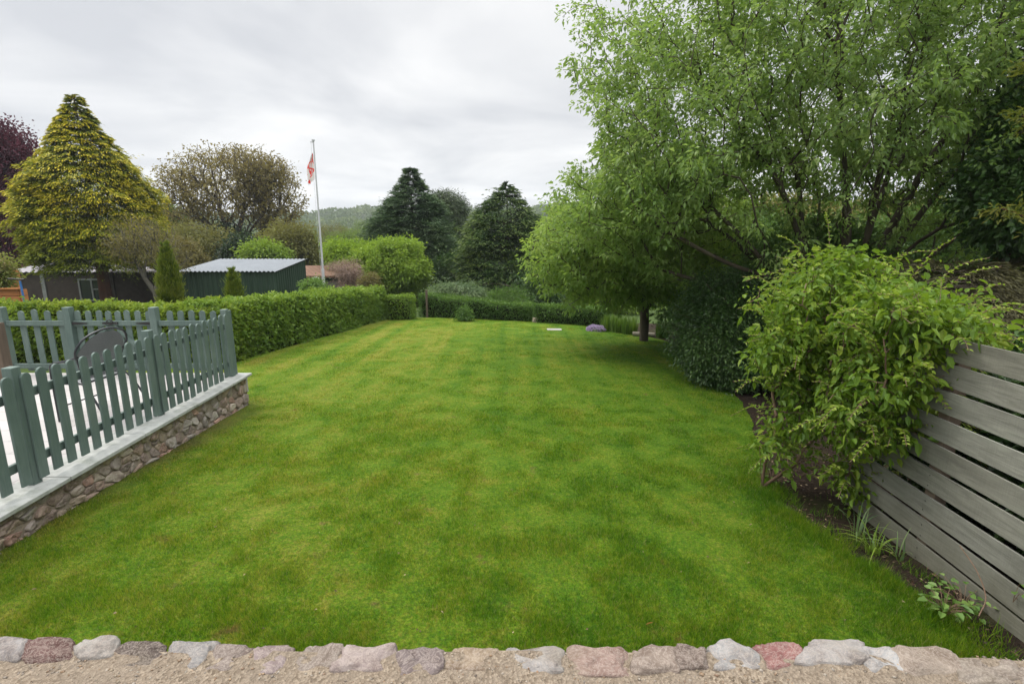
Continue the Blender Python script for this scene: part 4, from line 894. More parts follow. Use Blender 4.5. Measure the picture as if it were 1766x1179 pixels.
for k_, (x, y, lab) in enumerate(((4.15, 1.9, 'dark shrub added behind the near boards of the right fence to darken the gaps'), (4.2, 3.1, 'dark shrub added behind the middle boards of the right fence to darken the gaps'), (4.25, 4.3, 'dark shrub added behind the far end of the board fence to darken the gaps there'))):
    q_ = base(x, y); bush('shrub', lab, 'bush', [(q_ + np.array([0, 0, .85]), np.array([.62, .75, .80]))], y, 300, 60, .07, .045, lm_dark, seed=301 + k_, sp=.12, inner=.2, rough=.15)  # hidden shrubs added so the gaps between the boards look dark
bush('ivy_clad_tree', 'dark ivy covered tree at the far right edge of the picture', 'tree', [ell(1760, 330, 70, 95, 7.2, .6), ell(1830, 250, 110, 170, 7.3, .8)], 7.3, 360, 70, .075, .06, lm_dark, seed=43, sp=.13)
lm_brown = leafmat('foliage_brown_green', (.040, .036, .018), (.085, .080, .036), (.14, .14, .055), trans=.2, vary=.4, nscale=1.5)
for k_, (x, y, hh, lab) in enumerate(((5.9, 6.8, 2.35, 'dull brown green conifer hedge clump directly behind the climbing shrub'), (7.7, 7.2, 2.5, 'dull brown green conifer clump above the right end of the board fence'))):
    conifer('garden_conifer', lab, 'conifer', base(x, y), hh, [(0, 1.5), (.4, 1.55), (.75, 1.35), (1, .5)], 1500, lm_brown, bark_dark, spray=.38, strips=50, sl=.07, sw=.014, droop=.35, tr=.06, seed=50 + k_, inner=.7, limb=.005)
# --- yellow-green ash sprigs poking in at the right edge
lm_yel = leafmat('leaf_yellow_green', (.07, .11, .02), (.14, .17, .03), (.26, .24, .05), trans=.45)
for k_, (u, v, lab) in enumerate(((1722, 358, 'lower yellow green ash sprig in front of the dark ivy at the right edge'), (1760, 110, 'upper yellow orange leafy sprig at the right edge of the big tree'), (1762, 200, 'middle yellow leafy sprig at the right edge of the big tree'))):
    c = at(u, v, 6.2); root = thing('leafy_sprig', lab, 'branch', c + np.array([.9, .3, -.35])); a = np.array(root.location); b = MB(); P = curve([a, a + (c - a) * .5 + np.array([0, 0, .08]), c], 6); b.tube(P, [.014] * 6 + [.009] * 6 + [.005], 6); b.build('stem', bark_red, root)
    pos = []; dr = []
    for q_ in P[4:]:
        for s_ in range(3): e_ = np.array(q_) + dirs(1)[0] * .03; d_ = unit(np.array([[-.5, -.2, .1]]) + R.normal(size=(1, 3)) * .6)[0]; pos += [e_ + d_ * z_ for z_ in np.linspace(0, .2, 7)]; dr += [unit((d_ + R.normal(size=3) * .9)[None])[0] for _ in range(7)]
    v_, f_, kk_ = leaf_quads(np.array(pos), np.array(dr), .075, .022, hexa=True); adopt(root, mk('leaves', v_, f_, lm_yel, attrs={'rnd': np.repeat(R.random(len(pos)), kk_)}))

# --- climber draped over the board fence
lm_cl = leafmat('leaf_climber', (.05, .12, .014), (.135, .23, .024), (.33, .40, .05), trans=.42, spec=.3, rough=.45, vary=.25, nscale=2.2)
bark_vine = barkmat('bark_vine', (.22, .14, .10), (.30, .21, .15), 12)
cb = base(2.55, 4.75)
def onf(u, v, ru, rv, off, ry):   # a lobe hung at a distance 'off' in front of the boards
    a_ = (u - 883) / F; dy = ray(u, v)[1]; Yf = (3.0 - off) / (a_ / dy - .037); return ell(u, v, ru, rv, Yf, ry)
Ec = [ell(1470, 540, 165, 88, 4.7, .6), ell(1385, 600, 90, 90, 4.7, .45), onf(1570, 560, 110, 75, .02, .45), onf(1622, 560, 50, 44, .0, .28), onf(1560, 655, 80, 75, .12, .18), onf(1500, 700, 80, 90, .22, .25), ell(1390, 690, 62, 70, 4.6, .3), onf(1555, 735, 40, 50, .08, .09), ell(1350, 780, 26, 40, 4.6, .15), onf(1475, 815, 38, 45, .1, .12), ell(1440, 475, 80, 38, 4.8, .4)]
tgc = blob_pts(Ec, 600, .3, .5, 61, .5); Pn, par, ends = skeleton([[cb, cb + np.array([-.02, -.05, .3]), cb + np.array([.05, -.05, .6])], [cb, cb + np.array([.2, -.2, .35])], [cb, cb + np.array([-.12, -.1, .5])]], tgc, .25, .12, .12)
v_, f_, r_ = skel_mesh(Pn, par, .0028, 2.4, .016); root = thing('climbing_shrub', 'bright green climber sprawling over the end of the grey board fence', 'climber', cb); adopt(root, mk('stems', v_, f_, bark_vine, smooth=True))
cs = np.concatenate([Pn[ends], Pn[par[ends]], Pn[ends] + R.normal(size=(len(ends), 3)) * .05]); VV, FF, RR = [], [], []; bo = 0
def addl(pos, d, L_, W_, rn, **k):
    global bo
    v_, f_, kk_ = leaf_quads(pos, d, L_, W_, hexa=True, **k); VV.append(v_); FF.append(f_ + bo); RR.append(np.repeat(rn, kk_)); bo += len(v_)
per = 8; c_ = np.repeat(cs, per, 0); off = R.normal(size=(len(c_), 3)) * .062; pos = c_ + off; d = unit(off) * .7 + R.normal(size=off.shape) * .5; d[:, 2] -= .35; d[:, 1] -= .15
ln = .070 * (.35 + .95 * R.random(len(c_))); addl(pos, d, ln, ln * .55, np.repeat(R.random(len(cs)), per) * .4 + R.random(len(c_)) * .35 + .25 * (R.random(len(c_)) > .6), droop=.25)
b = MB()
shoots = []
for k_ in range(210):
    e_ = Ec[R.integers(0, len(Ec))]; d0 = dirs(1)[0]; d0[2] = abs(d0[2]) * .6 + (.1 if R.random() < .6 else -.4); d0 = unit(d0[None])[0]; s0 = e_[0] + d0 * e_[1] * .85; ln_ = .14 + .38 * R.random() ** 1.6
    shoots.append((s0, d0, ln_))
for (u, v, Yq, u2, v2) in ((1600, 520, 4.3, 1728, 455), (1660, 600, 3.8, 1735, 598), (1640, 590, 3.9, 1712, 540), (1330, 560, 4.7, 1285, 530), (1330, 650, 4.6, 1268, 672), (1350, 600, 4.6, 1292, 575), (1540, 470, 4.6, 1560, 432), (1420, 450, 4.8, 1405, 420), (1340, 780, 4.4, 1290, 812), (1600, 720, 3.95, 1690, 745), (1520, 820, 4.0, 1540, 850)):
    a = at(u, v, Yq); c2_ = at(u2, v2, Yq - .1); shoots.append((a, unit((c2_ - a)[None])[0], np.linalg.norm(c2_ - a)))
for s0, d0, ln_ in shoots:
    P = curve([s0, s0 + d0 * ln_ * .5 + np.array([0, 0, .035 * ln_ / .3]), s0 + d0 * ln_ + np.array([0, 0, -.02])], 6); b.tube(P, .0022, 4, caps=False); m_ = max(3, int(ln_ / .032)); ps, ds, ls = [], [], []
    for i in range(m_):
        t_ = (i + .7) / m_; q_ = np.array(P[min(len(P) - 1, int(t_ * (len(P) - 1)))]); sd = unit(np.cross(d0, [0, 0, 1.])[None])[0] * (1 if i % 2 else -1)
        for s_ in (1, -1): ps.append(q_); ds.append(sd * s_ + d0 * .7 + R.normal(size=3) * .3 + np.array([0, 0, .1])); ls.append(.05 * (1.1 - .5 * t_))
    ls = np.array(ls); addl(np.array(ps), np.array(ds), ls, ls * .5, .45 + .55 * R.random(len(ps)), droop=.2)
adopt(root, mk('foliage', np.concatenate(VV), np.concatenate(FF), lm_cl, attrs={'rnd': np.concatenate(RR)})); b.build('shoots', bark_vine, root)['kind'] = 'stuff'

# --- hedges
lm_hedge = leafmat('leaf_hedge', (.055, .125, .018), (.145, .24, .034), (.31, .39, .07), trans=.35, vary=.3, nscale=1.6)
lm_hedge2 = leafmat('leaf_hedge_yellow', (.055, .12, .016), (.15, .23, .03), (.33, .38, .06), trans=.38, vary=.3, nscale=2.0)
hedge('clipped_hedge', 'long clipped green hedge running away along the left side of the lawn', (h0[0] - .62, h0[1] - .05), (h1[0] - .55, h1[1] + .3), 1.15, lambda s: 1.23 - .012 * s, lm_hedge, m_core, dens=1500, L=.085, seed=4, wave=.15)
hedge('clipped_hedge', 'yellow green hedge running across just behind the patio gate', (-14.0, h0[1] + .45), (h0[0] + .05, h0[1] + .35), 1.2, lambda s: 1.17 + 0 * s, lm_hedge2, m_core, dens=1400, L=.088, seed=9, wave=.2)
hedge('clipped_hedge', 'short pale green hedge stub closing the end of the long left hedge', (h1[0] + .0, h1[1] + .3), (h1[0] + 1.0, h1[1] + .3), .7, lambda s: .86 + 0 * s, lm_hedge, m_core, dens=1700, L=.06, seed=14)
lm_far = leafmat('leaf_far_hedge', (.028, .075, .014), (.075, .15, .028), (.17, .27, .05), trans=.3, vary=.3, nscale=1.2)
hedge('far_hedge', 'rounded dark green hedge across the far left end of the lawn', (-3.55, 20.2), (.78, 19.2), 1.1, lambda s: .86 - .06 * s, lm_far, m_core, dens=1500, L=.06, seed=19, wave=.14)
hedge('far_hedge', 'rounded green hedge across the far end of the lawn right of the gap', (1.0, 19.0), (3.4, 18.0), 1.1, lambda s: .62 + 0 * s, lm_far, m_core, dens=1500, L=.06, seed=27, wave=.14)
V, Fs = rough_stone(.86, 18.5, float(zt(.86, 18.5)) + .07, .22, .2, .22, .3, 5.); tag(mk('stone', V, Fs, m_stone, attrs={'col': np.repeat(np.array([(.42, .34, .28)]), len(Fs), 0)}, smooth=True), 'small pale stone in the gap between the two far hedges', 'stone')
# thin timber post at the hedge end
q_ = base(at(737, 550, 19.6)[0], 19.6); zq = at(737, 500, 19.6)[2]; b = MB(); b.tube([q_ - np.array([0, 0, .1]), (q_[0], q_[1], zq), ], .045, 8); tag(b.build('timber_post', m_post), 'thin grey timber post at the far end of the left hedge', 'post')

# --- shrubs at the far end
lm_juni = leafmat('leaf_grey_green', (.045, .085, .035), (.09, .15, .06), (.19, .25, .11), trans=.3)
c = base(-2.35, 21.5); conifer('spreading_shrub', 'spreading grey green layered shrub behind the far hedge', 'bush', c, 1.25, [(0, .5), (.5, 1.0), (.85, 1.1), (1, .5)], 420, lm_juni, bark_dark, spray=.7, strips=50, sl=.10, sw=.035, droop=.15, upt=.10, tr=.05, seed=61, tiers=5, limb=.005, tipb=.15)
bush('round_bush', 'rounded green bush just behind the far hedge below the dark conifer', 'bush', [ell(878, 525, 38, 28, 20.5, .8)], 20.5, 130, 50, .06, .03, lm_far, seed=63, inner=.6, rough=.1)
lm_bright = leafmat('leaf_bright', (.10, .18, .025), (.18, .28, .04), (.32, .40, .07), trans=.4)
bush('bright_bush', 'pale bright green bush low behind the far right hedge', 'bush', [ell(1040, 515, 100, 26, 24, 1.2)], 24, 200, 45, .09, .04, lm_bright, seed=65, sp=.2)
# leafy clump in front of far hedge
bush('perennial_clump', 'small blue green leafy clump growing against the far hedge', 'plant', [ell(800, 543, 13, 12, 18.4, .2)], 18.4, 22, 22, .10, .03, lm_far, seed=66, sp=.09, tip=.003, rough=.5)

def strap_clump(name, label, cat, c, n_, h, wd, mat, spread=.15, lean=.5, group=None, seed=0):
    root = thing(name, label, cat, c, group); V = []; Fs = []; rn = []
    for k_ in range(n_):
        a = R.random() * 2 * math.pi; r_ = R.random() ** .5 * spread; p = np.array([c[0] + r_ * math.cos(a), c[1] + r_ * math.sin(a), c[2]]); hh_ = h * (.6 + .5 * R.random()); b2 = a + R.normal() * .6; ln_ = lean * R.random(); o_ = np.array([math.cos(b2), math.sin(b2), 0]); sd = np.array([-o_[1], o_[0], 0])
        b_ = len(V); m_ = 6
        for i in range(m_ + 1):
            t_ = i / m_; q_ = p + o_ * (hh_ * ln_ * t_ ** 1.8) + np.array([0, 0, hh_ * (t_ - .55 * ln_ * t_ ** 3)]); w_ = wd * (1 - t_ ** 2.5) * .5 + .0006; V += [q_ - sd * w_, q_ + sd * w_]
        Fs += [[b_ + 2 * i, b_ + 2 * i + 1, b_ + 2 * i + 3, b_ + 2 * i + 2] for i in range(m_)]; rn += [R.random()] * m_
    adopt(root, mk('leaves', V, Fs, mat, attrs={'rnd': rn})); return root
lm_iris = leafmat('leaf_iris', (.045, .10, .020), (.10, .185, .03), (.20, .29, .06), trans=.35, vary=.2)
for k_, (u, v, lab) in enumerate(((1052, 572, 'sword leaved clump at the back of the lawn, beside the purple flowers'), (1070, 575, 'sword leaved clump midway between the purple flowers and the lawn tree'), (1088, 578, 'sword leaved clump just left of the lawn tree trunk'))):
    gx, gy = ground_hit(u, v); strap_clump('iris_clump', lab, 'plant', base(gx, gy + .3), 150, .62, .03, lm_iris, .28, .35, 'sword leaved clumps by the lawn tree')
gx, gy = ground_hit(1142, 582); strap_clump('grass_clump', 'dark green grassy clump right of the lawn tree trunk', 'plant', base(gx, gy), 220, .55, .018, lm_far, .2, .4)
lm_dead = leafmat('leaf_straw', (.20, .19, .07), (.33, .30, .12), (.45, .42, .2), trans=.3)
# daffodil foliage flopping in the bed near the camera
lm_daf = leafmat('leaf_daffodil', (.07, .13, .06), (.13, .22, .09), (.30, .36, .17), trans=.35)
for k_, (u, v, n_, h_, lab) in enumerate(((1478, 925, 16, .34, 'flopped daffodil leaves at the edge of the bed, spreading toward the lawn'), (1505, 955, 22, .30, 'upright yellowing daffodil clump at the foot of the board fence'), (1550, 965, 7, .26, 'small pale drooping leaf tuft close to the lowest fence board'))):
    gx, gy = ground_hit(u, v); strap_clump('daffodil_leaves', lab, 'plant', base(gx, gy), n_, h_, .011, lm_daf if k_ != 1 else lm_bright, .05, 1.25)
gx, gy = ground_hit(1262, 668); strap_clump('daffodil_leaves', 'pale strap leaves at the lawn edge below the dark bush', 'plant', base(gx, gy), 26, .30, .014, lm_daf, .12, .9)
# low leafy weeds by the fence, near
lm_weed = leafmat('leaf_weed', (.06, .13, .03), (.12, .22, .045), (.22, .32, .08), trans=.35, spec=.4)
for k_, (u, v, ru, L_, lab) in enumerate(((1625, 1065, .09, .06, 'round leaved weed growing in the bed near the terrace'), (1660, 1050, .10, .05, 'leafy weed against the lowest board of the fence'), (1330, 830, .10, .035, 'small pale leaved seedling on the lawn edge below the climber'), (1480, 880, .12, .04, 'low leafy growth at the foot of the climber'), (1760, 1010, .05, .05, 'weed leaf poking through the boards at the right edge'))):
    gx, gy = ground_hit(u, v)
    if k_ == 4: gx, gy = rx(2.7) - .02, 2.72
    c = base(gx, gy) + np.array([0, 0, .22 if k_ == 4 else 0]); root = thing('weed', lab, 'plant', c); m_ = 34 if k_ != 4 else 4; b = MB(); ps = []; ds = []
    for i in range(m_):
        a = R.random() * 6.28; r_ = ru * (R.random() ** .5) * 1.5; q_ = c + np.array([r_ * math.cos(a), r_ * math.sin(a), .03 + .12 * R.random()]); b.tube([c, c + (q_ - c) * .5 + np.array([0, 0, .03]), q_], .0016, 4, caps=False); ps.append(q_); ds.append([math.cos(a), math.sin(a), .1])
    v_, f_, kk_ = leaf_quads(np.array(ps), np.array(ds), L_ * (.6 + .6 * R.random(m_)), L_ * .7, hexa=True, up=2.5); adopt(root, mk('leaves', v_, f_, lm_weed, attrs={'rnd': np.repeat(R.random(m_), kk_)})); b.build('stems', bark_vine, root)
# a bare stem arching against the fence
b = MB(); b.tube(curve([at(1688, 1062, 2.72), at(1700, 1030, 2.80), at(1685, 985, 2.90), at(1655, 940, 3.02)], 8), .0035, 6); tag(b.build('bare_stem', bark_vine), 'thin bare brown stem arching against the lower boards of the fence', 'stem')
# mulch and dead leaves in the bed, lying leaf on the lawn
nm = 2600; yy = 1.95 + 5.4 * R.random(nm) ** 1.2; xx = lawn_edges(yy)[1] + .04 + (.02 + 1.5 * R.random(nm) ** 1.5); keep = xx < rx(yy) - .03; keep |= yy > 4.9; xx, yy = xx[keep], yy[keep]
pos = np.stack([xx, yy, zt(xx, yy) + .02], 1); d = R.normal(size=pos.shape) * [1, 1, .25]; ln = .012 + .035 * R.random(len(xx)) ** 2
m_mulch = leafmat('mulch', (.030, .018, .012), (.10, .06, .035), (.42, .33, .20), trans=.05, vary=.1)
v_, f_, kk_ = leaf_quads(pos, d, ln, ln * .5, up=1.2, droop=0); tag(mk('mulch', v_, f_, m_mulch, attrs={'rnd': R.random(len(xx)) ** 2.2}), 'brown mulch and dead leaves littering the bed along the board fence', 'mulch', kind='stuff')
nm = 9000; yy = 1.95 + 2.8 * R.random(nm); xr = lawn_edges(yy)[1]; xx = xr - .18 + .36 * np.abs(R.normal(size=nm)) * .6; keep = (xx < rx(yy) - .05) & (vnoise(xx * 6, yy * 6, 77) > .45); xx, yy = xx[keep], yy[keep]; k_ = len(xx)
tag(mk('edge_grass', blades(k_, yy, xx, .04 + .08 * R.random(k_), np.full(k_, .0042)), np.arange(k_ * 3).reshape(-1, 3), m_blade, attrs={'rnd': R.random(k_) * .92}), 'longer unmown grass tufts where the lawn meets the bed', 'grass', kind='stuff')
gx, gy = ground_hit(1113, 1086); v_, f_, kk_ = leaf_quads(np.array([[gx, gy, float(zt(gx, gy)) + .035]]), np.array([[1., .3, .25]]), .055, .022, hexa=True); tag(mk('dead_leaf', v_, f_, leafmat('dead_leaf', (.35, .18, .06), (.45, .25, .1), (.5, .3, .12), trans=.2)), 'single curled orange dead leaf lying on the near grass', 'leaf')
k_ = 260; yy = 2.6 + 12 * R.random(k_) ** 1.6; xl, xr = lawn_edges(yy); xx = xl + (xr - xl) * R.random(k_); v_, f_, kk_ = leaf_quads(np.stack([xx, yy, zt(xx, yy) + .03], 1), R.normal(size=(k_, 3)) * [1, 1, .3], .012 + .018 * R.random(k_), .011)
tag(mk('lawn_litter', v_, f_, m_mulch, attrs={'rnd': .4 + .6 * R.random(k_)}), 'tiny dry leaf scraps and twigs scattered over the lawn', 'litter', kind='stuff')
# drain cover on the lawn
gx, gy = ground_hit(956, 569); gz = float(zt(gx, gy)); b = MB(); b.box(gx - .24, gx + .24, gy - .16, gy + .16, gz - .02, gz + .028); tag(b.build('drain_cover', plainmat('pale_concrete', (.34, .33, .30), .85), bevel=.008), 'small pale square cover set in the far end of the lawn', 'cover')
# pale flat log right of the small tree
a = base(*ground_hit(1092, 580)); c = base(*ground_hit(1130, 582)); b = MB(); b.tube([a + np.array([0, .1, .06]), c + np.array([0, .1, .06])], .075, 10); tag(b.build('log', barkmat('bark_pale', (.36, .32, .26), (.42, .38, .32))), 'pale log lying at the lawn edge behind the small tree', 'log')
# purple flower mound
gx, gy = ground_hit(1028, 572); c = base(gx, gy + .15); root = thing('flower_mound', 'low mound of lilac purple flowers at the far right lawn edge', 'flowers', c)
k_ = 2600; d = dirs(k_); d[:, 2] = np.abs(d[:, 2]); p = c + d * np.array([.31, .24, .19]) * (.65 + .6 * fbm(d[:, 0] * 3 + 9, d[:, 1] * 3 + d[:, 2] * 2, 88)[:, None] + .12 * R.random((k_, 1))); v_, f_, kk_ = leaf_quads(p, d + R.normal(size=d.shape) * .3, .026, .022)
adopt(root, mk('flowers', v_, f_, leafmat('lilac_petal', (.40, .30, .48), (.56, .46, .64), (.74, .66, .80), trans=.3, tcol=(.5, .4, .6)), attrs={'rnd': R.random(k_)}))
k_ = 800; d = dirs(k_); d[:, 2] = np.abs(d[:, 2]) * .6; p = c + d * np.array([.30, .24, .17]) * .9; v_, f_, kk_ = leaf_quads(p, d, .05, .02); adopt(root, mk('foliage', v_, f_, lm_far, attrs={'rnd': R.random(k_)}))

bush('potted_plant', 'leafy plant with pinkish tips growing in the orange planter', 'plant', [ell(2, 468, 14, 28, 12.7, .25)], 12.7, 50, 24, .07, .035, leafmat('leaf_pink_green', (.08, .13, .03), (.18, .22, .05), (.42, .26, .20), trans=.35), seed=201, sp=.09, tip=.004)
# --- golden conifer and its neighbours on the left
lm_gold = leafmat('leaf_golden', (.012, .045, .006), (.20, .235, .014), (.86, .66, .035), trans=.18, vary=.08, nscale=.5)
bg_ = base(-19.75, 24.5); top = at(128, 165, 24.5)
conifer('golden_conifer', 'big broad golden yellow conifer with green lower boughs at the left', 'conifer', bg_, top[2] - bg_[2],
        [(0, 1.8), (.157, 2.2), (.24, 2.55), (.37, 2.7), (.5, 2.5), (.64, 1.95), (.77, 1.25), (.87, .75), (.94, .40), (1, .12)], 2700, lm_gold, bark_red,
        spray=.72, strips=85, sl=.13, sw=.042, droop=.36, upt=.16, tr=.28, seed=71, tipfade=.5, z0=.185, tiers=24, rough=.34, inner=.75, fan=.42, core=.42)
lm_purp = leafmat('leaf_purple', (.035, .010, .018), (.090, .026, .042), (.19, .065, .09), trans=.3, vary=.3, tcol=(.16, .03, .05))
c = base(-29, 31); tree('purple_tree', 'dark purple leaved tree cut by the left edge of the picture', 'tree', [[c, c + np.array([0, 0, 1.5])]], [ell(5, 330, 62, 115, 31, 2.2), ell(-70, 300, 90, 110, 31, 3), ell(30, 255, 32, 35, 31, 1), ell(-20, 430, 60, 70, 31, 2)], 700, 50, (.28, .28, .25), .17, .10, lm_purp, bark_dark, tip=.012, seed=73, alpha=.3)
# small twiggy tree with thin grey branches
lm_bud = leafmat('leaf_bud', (.09, .085, .035), (.16, .145, .055), (.26, .24, .08), trans=.3)
c = base(at(272, 515, 18.)[0], 18.); P1 = at(236, 452, 18.); tree('twiggy_tree', 'small half bare grey branched tree in front of the outbuilding', 'tree', [[c, c + np.array([-.02, 0, .5]), at(268, 505, 18.), at(250, 480, 18.), P1], [at(268, 505, 18.), at(275, 470, 18.), at(280, 440, 18.)]],
     [ell(245, 415, 55, 42, 18, 1.0), ell(300, 440, 32, 30, 18, .7), ell(215, 425, 30, 25, 18, .6)], 520, 7, (.14, .14, .11), .06, .03, lm_bud, bark_grey, tip=.008, seed=75, alpha=.5, inner=.1, rmax=.09)
lm_cyp = leafmat('leaf_cypress', (.03, .065, .008), (.11, .165, .018), (.25, .27, .04), trans=.25, vary=.2)
for (u, v, vt, Yc, rr, lab, s_) in ((297, 520, 424, 13.2, .25, 'taller narrow green cypress rising behind the hedge left of the shed', 81), (405, 516, 471, 13.0, .11, 'smaller pointed young cypress in front of the green shed', 83)):
    c = base(at(u, v, Yc)[0], Yc); hh_ = at(u, vt, Yc)[2] - c[2]; conifer('cypress', lab, 'conifer', c, hh_, [(0, rr), (.35, rr * 1.0), (.65, rr * .72), (.88, rr * .32), (1, .01)], 800, lm_cyp, bark_dark, spray=.13, strips=46, sl=.07, sw=.018, droop=-.9, upt=.9, tr=.04, seed=s_, inner=.8, rough=.10, limb=.004, fan=.6)
# oaks with ivy
lm_oak = leafmat('leaf_oak_bronze', (.10, .078, .024), (.20, .165, .050), (.32, .29, .095), trans=.42, vary=.35, nscale=.35, tcol=(.30, .25, .08))
lm_ivy = leafmat('leaf_ivy', (.010, .022, .008), (.022, .048, .015), (.05, .09, .03), trans=.12, spec=.4)
Yk = 46.
for k_, (ub, ell_, ntg, lab, tops_) in enumerate(((402, [ell(385, 320, 100, 66, Yk, 4), ell(320, 340, 48, 58, Yk, 3), ell(430, 300, 55, 50, Yk, 3)], 1150, 'broad bronze leaved oak with dark ivy clad trunk behind the shed', ((-3.4, 6.4), (-1.2, 7.6), (1.4, 7.4), (2.6, 5.8))),
                                  (446, [ell(472, 345, 52, 70, Yk + 1, 3), ell(455, 300, 40, 40, Yk + 1, 3)], 650, 'second bronze leaved oak, right of the broad one, leaning ivy clad trunk', ((.6, 6.4), (2.0, 6.6), (3.0, 5.0))))):
    c = base(at(ub, 440, Yk + k_)[0], Yk + k_); fk = c + np.array([0.2, 0, 3.6]); tr_ = [[c, c + np.array([.1, 0, 2]), fk]] + [[fk, fk + np.array([a_ * .45, 0, (b_ - 2.8) * .5]), fk + np.array([a_, 0, b_ - 2.6])] for a_, b_ in tops_]
    tree('oak_tree', lab, 'tree', tr_, ell_, ntg, 6, (.22, .22, .16), .20, .12, lm_oak, bark_dark, group='pair of ivy clad oaks behind the shed', tip=.020, alpha=.42, rmax=.42, seed=90 + k_, inner=.3, rough=.4, expo=2.2, down=.1, seg=.8)
    pts = np.concatenate([np.linspace(c, fk, 30)] + [np.linspace(q_[0], q_[1], 12) for q_ in tr_[1:]]); v_, f_, rn = foliage(pts + R.normal(size=pts.shape) * .25, 60, (.42, .42, .35), .2, .15, down=.3)
    root = bpy.data.objects['oak_tree' if k_ == 0 else 'oak_tree.001']; adopt(root, mk('ivy', v_, f_, lm_ivy, attrs={'rnd': rn}))
# scrub trees below and around the oaks
lm_scrub = leafmat('leaf_scrub', (.08, .08, .028), (.155, .160, .045), (.26, .27, .08), trans=.3, vary=.4, nscale=.4)
lm_lime = leafmat('leaf_lime', (.09, .165, .020), (.19, .30, .036), (.36, .45, .08), trans=.42, vary=.3, nscale=.5)
lm_spr = leafmat('leaf_spring_green', (.06, .10, .02), (.12, .19, .035), (.22, .29, .06), trans=.4, vary=.3)
for k_, (u, v, ru, rv, Yq, ml, nt_, lab) in enumerate(((335, 432, 72, 42, 38, lm_scrub, 420, 'brownish willow scrub tree below the broad oak on the left'), (500, 430, 48, 40, 36, lm_scrub, 360, 'olive brown scrub tree right of the oaks, behind the flagpole'), (455, 437, 32, 16, 33, lm_bright, 120, 'bright green low bush just over the shed roof'),
                                                (415, 440, 30, 30, 34, lm_ivy, 160, 'dark green bush over the middle of the shed roof'), (290, 385, 28, 38, 48, lm_spr, 160, 'pale green tree between golden conifer and broad oak'), (315, 445, 30, 34, 27, lm_bud, 150, 'yellowish budding shrub behind the narrow cypress'))):
    bush('scrub_tree' if rv > 30 else 'low_bush', lab, 'tree' if rv > 30 else 'bush', [ell(u, v, ru, rv, Yq, ru * Yq / F * .8)], Yq, nt_, 30, .16 if ml is not lm_bud else .09, .09, ml, seed=100 + k_, sp=.3 if Yq > 30 else .18, tip=.012, rmax=.15)
# lime green tree in the middle
c = base(at(655, 500, 27)[0], 27.)
tree('lime_green_tree', 'bright lime green spreading tree behind the left hedge, right of the flagpole', 'tree', [[c, c + np.array([0, 0, .9])]], [ell(660, 466, 66, 40, 27, 1.5), ell(702, 466, 38, 40, 26.5, 1.2), ell(605, 438, 40, 26, 27.5, 1.2), ell(690, 425, 34, 16, 27, 1.0)], 1300, 30, (.15, .15, .11), .125, .07, lm_lime, bark_grey, tip=.006, seed=111, rmax=.14, down=.1, rough=.8)
# dead brown climber mound over the outhouse end
lm_deadvine = leafmat('dead_vine', (.16, .11, .085), (.28, .20, .16), (.42, .31, .25), trans=.15)
bush('withered_climber', 'pinkish brown withered climber heaped on the end of the tiled outhouse', 'climber', [ell(602, 468, 20, 20, 24.3, .7), ell(607, 490, 15, 18, 24.3, .6), ell(585, 462, 14, 7, 24.8, .5)], 24.3, 240, 26, .14, .012, lm_deadvine, seed=113, sp=.12, bark=barkmat('dead_stem', (.2, .13, .11), (.15, .1, .09)), tip=.006)
bush('garden_bush', 'small leafy bush between the clipped hedge and the green shed corner', 'bush', [ell(540, 497, 24, 14, 19.5, .4)], 19.5, 70, 30, .07, .04, lm_weed, seed=114, sp=.1)
bush('garden_bush', 'reddish budded shrub between the withered climber and the lime green tree', 'bush', [ell(638, 488, 16, 16, 22.5, .4)], 22.5, 70, 24, .08, .03, lm_bud, seed=115, sp=.12)
# --- dark conifers in the middle
lm_spruce = leafmat('needle_spruce', (.013, .036, .013), (.048, .098, .036), (.16, .22, .08), trans=.1, vary=.3, nscale=.4)
lm_pine = leafmat('needle_pine', (.02, .038, .02), (.06, .09, .042), (.13, .17, .07), trans=.1, vary=.3)
lm_dkc = leafmat('leaf_dark_cypress', (.009, .027, .008), (.036, .080, .018), (.20, .26, .045), trans=.12, vary=.2)
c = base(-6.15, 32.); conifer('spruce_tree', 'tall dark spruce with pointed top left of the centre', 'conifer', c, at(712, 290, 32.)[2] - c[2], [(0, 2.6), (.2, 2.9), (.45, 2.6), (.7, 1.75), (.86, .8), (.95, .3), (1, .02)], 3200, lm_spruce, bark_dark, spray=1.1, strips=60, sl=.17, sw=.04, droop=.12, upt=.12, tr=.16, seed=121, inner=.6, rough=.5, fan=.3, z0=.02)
c = base(-4.3, 34.5); tree('pine_tree', 'dark round topped pine just right of the spruce', 'tree', [[c, c + np.array([0, 0, 3.5])]], [ell(764, 368, 40, 38, 34.5, 1.4), ell(757, 430, 44, 55, 34.5, 1.5)], 520, 70, (.22, .22, .12), .2, .03, lm_pine, bark_dark, tip=.01, seed=123, inner=.3)
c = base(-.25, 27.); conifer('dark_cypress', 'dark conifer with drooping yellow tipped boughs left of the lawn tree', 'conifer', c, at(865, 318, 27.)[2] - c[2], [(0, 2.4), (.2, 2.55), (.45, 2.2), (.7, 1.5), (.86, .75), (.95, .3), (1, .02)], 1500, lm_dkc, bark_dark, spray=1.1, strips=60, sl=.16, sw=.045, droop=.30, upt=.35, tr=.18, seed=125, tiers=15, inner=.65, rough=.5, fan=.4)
bush('undergrowth', 'dark undergrowth between the spruce and the dark cypress', 'bush', [ell(790, 475, 50, 36, 29, 1.0), ell(930, 505, 35, 40, 23, .8)], 27, 420, 40, .14, .05, lm_dark, seed=127, sp=.25)
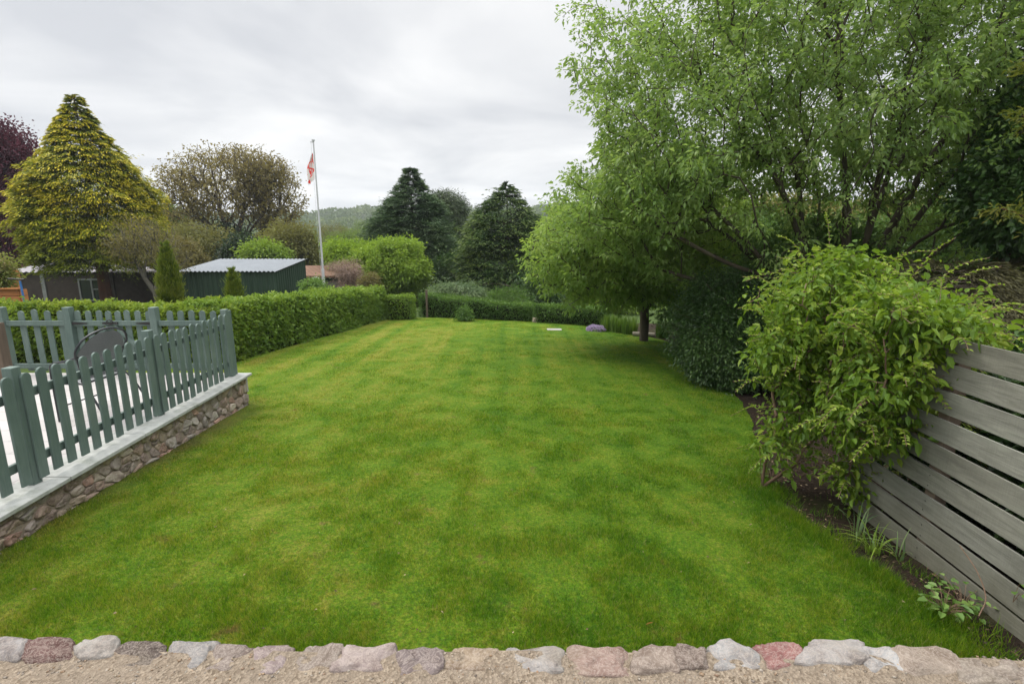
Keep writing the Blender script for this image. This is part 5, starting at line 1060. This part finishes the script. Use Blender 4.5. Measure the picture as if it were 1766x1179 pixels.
# --- middle distance trees, individually, then the wooded hill
MD = [(600, 425, 38, 30, 60, lm_spr, 'spring green tree beyond the lime green tree, below the hill'), (575, 405, 26, 20, 85, lm_scrub, 'muted green far tree directly right of the flagpole'), (625, 402, 24, 20, 95, lm_spr, 'pale round far tree on the slope left of the spruce'),
      (650, 392, 20, 14, 120, lm_shade, 'dark round far tree against the hill beside the spruce'), (925, 400, 24, 26, 60, lm_shade, 'green far tree seen between dark cypress and lawn tree'), (970, 430, 60, 45, 42, lm_spr, 'leafy tree beyond the far hedge behind the lawn tree'),
      (1070, 430, 70, 50, 38, lm_shade, 'green tree mass directly behind the lawn tree crown'), (1190, 440, 90, 50, 34, lm_spr, 'light green tree behind the right part of the lawn tree'), (550, 430, 34, 26, 50, lm_spr, 'soft green tree behind the foot of the flagpole'),
      (1330, 400, 120, 50, 32, lm_scrub, 'dim background tree seen through the big tree stems'), (1560, 410, 160, 55, 28, lm_scrub, 'dim background tree beyond the far right stems'), (60, 455, 70, 40, 42, lm_scrub, 'dim scrub tree behind the outbuilding at the left'), (-160, 400, 110, 90, 44, lm_shade, 'broad green tree standing beyond the left edge, past the purple leaved tree'), (220, 440, 70, 40, 42, lm_shade, 'dark scrub tree behind the golden conifer')]
for k_, (u, v, ru, rv, Yq, ml, lab) in enumerate(MD):
    s_ = Yq / F; area = ru * rv * s_ * s_; nt_ = int(np.clip(ru * rv / 5, 120, 700)); sp_ = (ru * s_) * .11
    bush('background_tree', lab, 'tree', [ell(u, v, ru, rv, Yq, ru * s_ * .8), ell(u + ru * .3, v + rv * .5, ru * .8, rv * .6, Yq, ru * s_ * .6)], Yq, nt_, 34, sp_ * .55, sp_ * .3, ml, seed=140 + k_, sp=sp_, tip=.012, rmax=.2, group=None)
lm_wood = leafmat('leaf_far_wood', (.040, .080, .020), (.095, .145, .035), (.19, .24, .06), trans=.2, vary=.6, nscale=.035)
k_ = 6400; yy = 130 + 470 * R.random(k_) ** .8; xx = (R.random(k_) - .5) * yy * 2.0; keep = (xx > -yy * .95) & (xx < yy * .75) & (fbm(xx / 60, yy / 60, 55) > .40); xx, yy = xx[keep], yy[keep]; k_ = len(xx)
rr = 3.2 + 3.0 * R.random(k_); cz = zt(xx, yy) + rr * .8 + 1; m_ = 46; d = dirs(k_ * m_); d[:, 2] = np.abs(d[:, 2]) * 1.1 - .1
c = np.repeat(np.stack([xx, yy, cz], 1), m_, 0); rp = np.repeat(rr, m_); p = c + d * rp[:, None] * (.8 + .25 * R.random((k_ * m_, 1))); v_, f_, kk_ = leaf_quads(p, d + R.normal(size=d.shape) * .5, rp * .42, rp * .32, up=1.)
tag(mk('far_woodland', v_, f_, lm_wood, attrs={'rnd': np.repeat(R.random(k_), m_) * .6 + .4 * R.random(k_ * m_)}), 'distant wooded hillside closing the view across the valley', 'wood', kind='stuff')

# ------------------------------------------------------------------ air: a thin even haze
HAZE = True
if HAZE:
    b = MB(); b.box(-950, 950, -70, 950, -16, 75); hz_ = b.build('haze', None); hz_['kind'] = 'stuff'; hz_['label'] = 'thin pale haze in the air over the valley'; hz_['category'] = 'haze'
    m, t, o = newmat('haze'); n = NT(t); pv = n.n('ShaderNodeVolumePrincipled'); pv.inputs['Color'].default_value = (.86, .92, 1, 1); pv.inputs['Density'].default_value = .00045; pv.inputs['Anisotropy'].default_value = .2
    n.l(pv.outputs[0], o.inputs[1]); hz_.data.materials.clear(); hz_.data.materials.append(m)
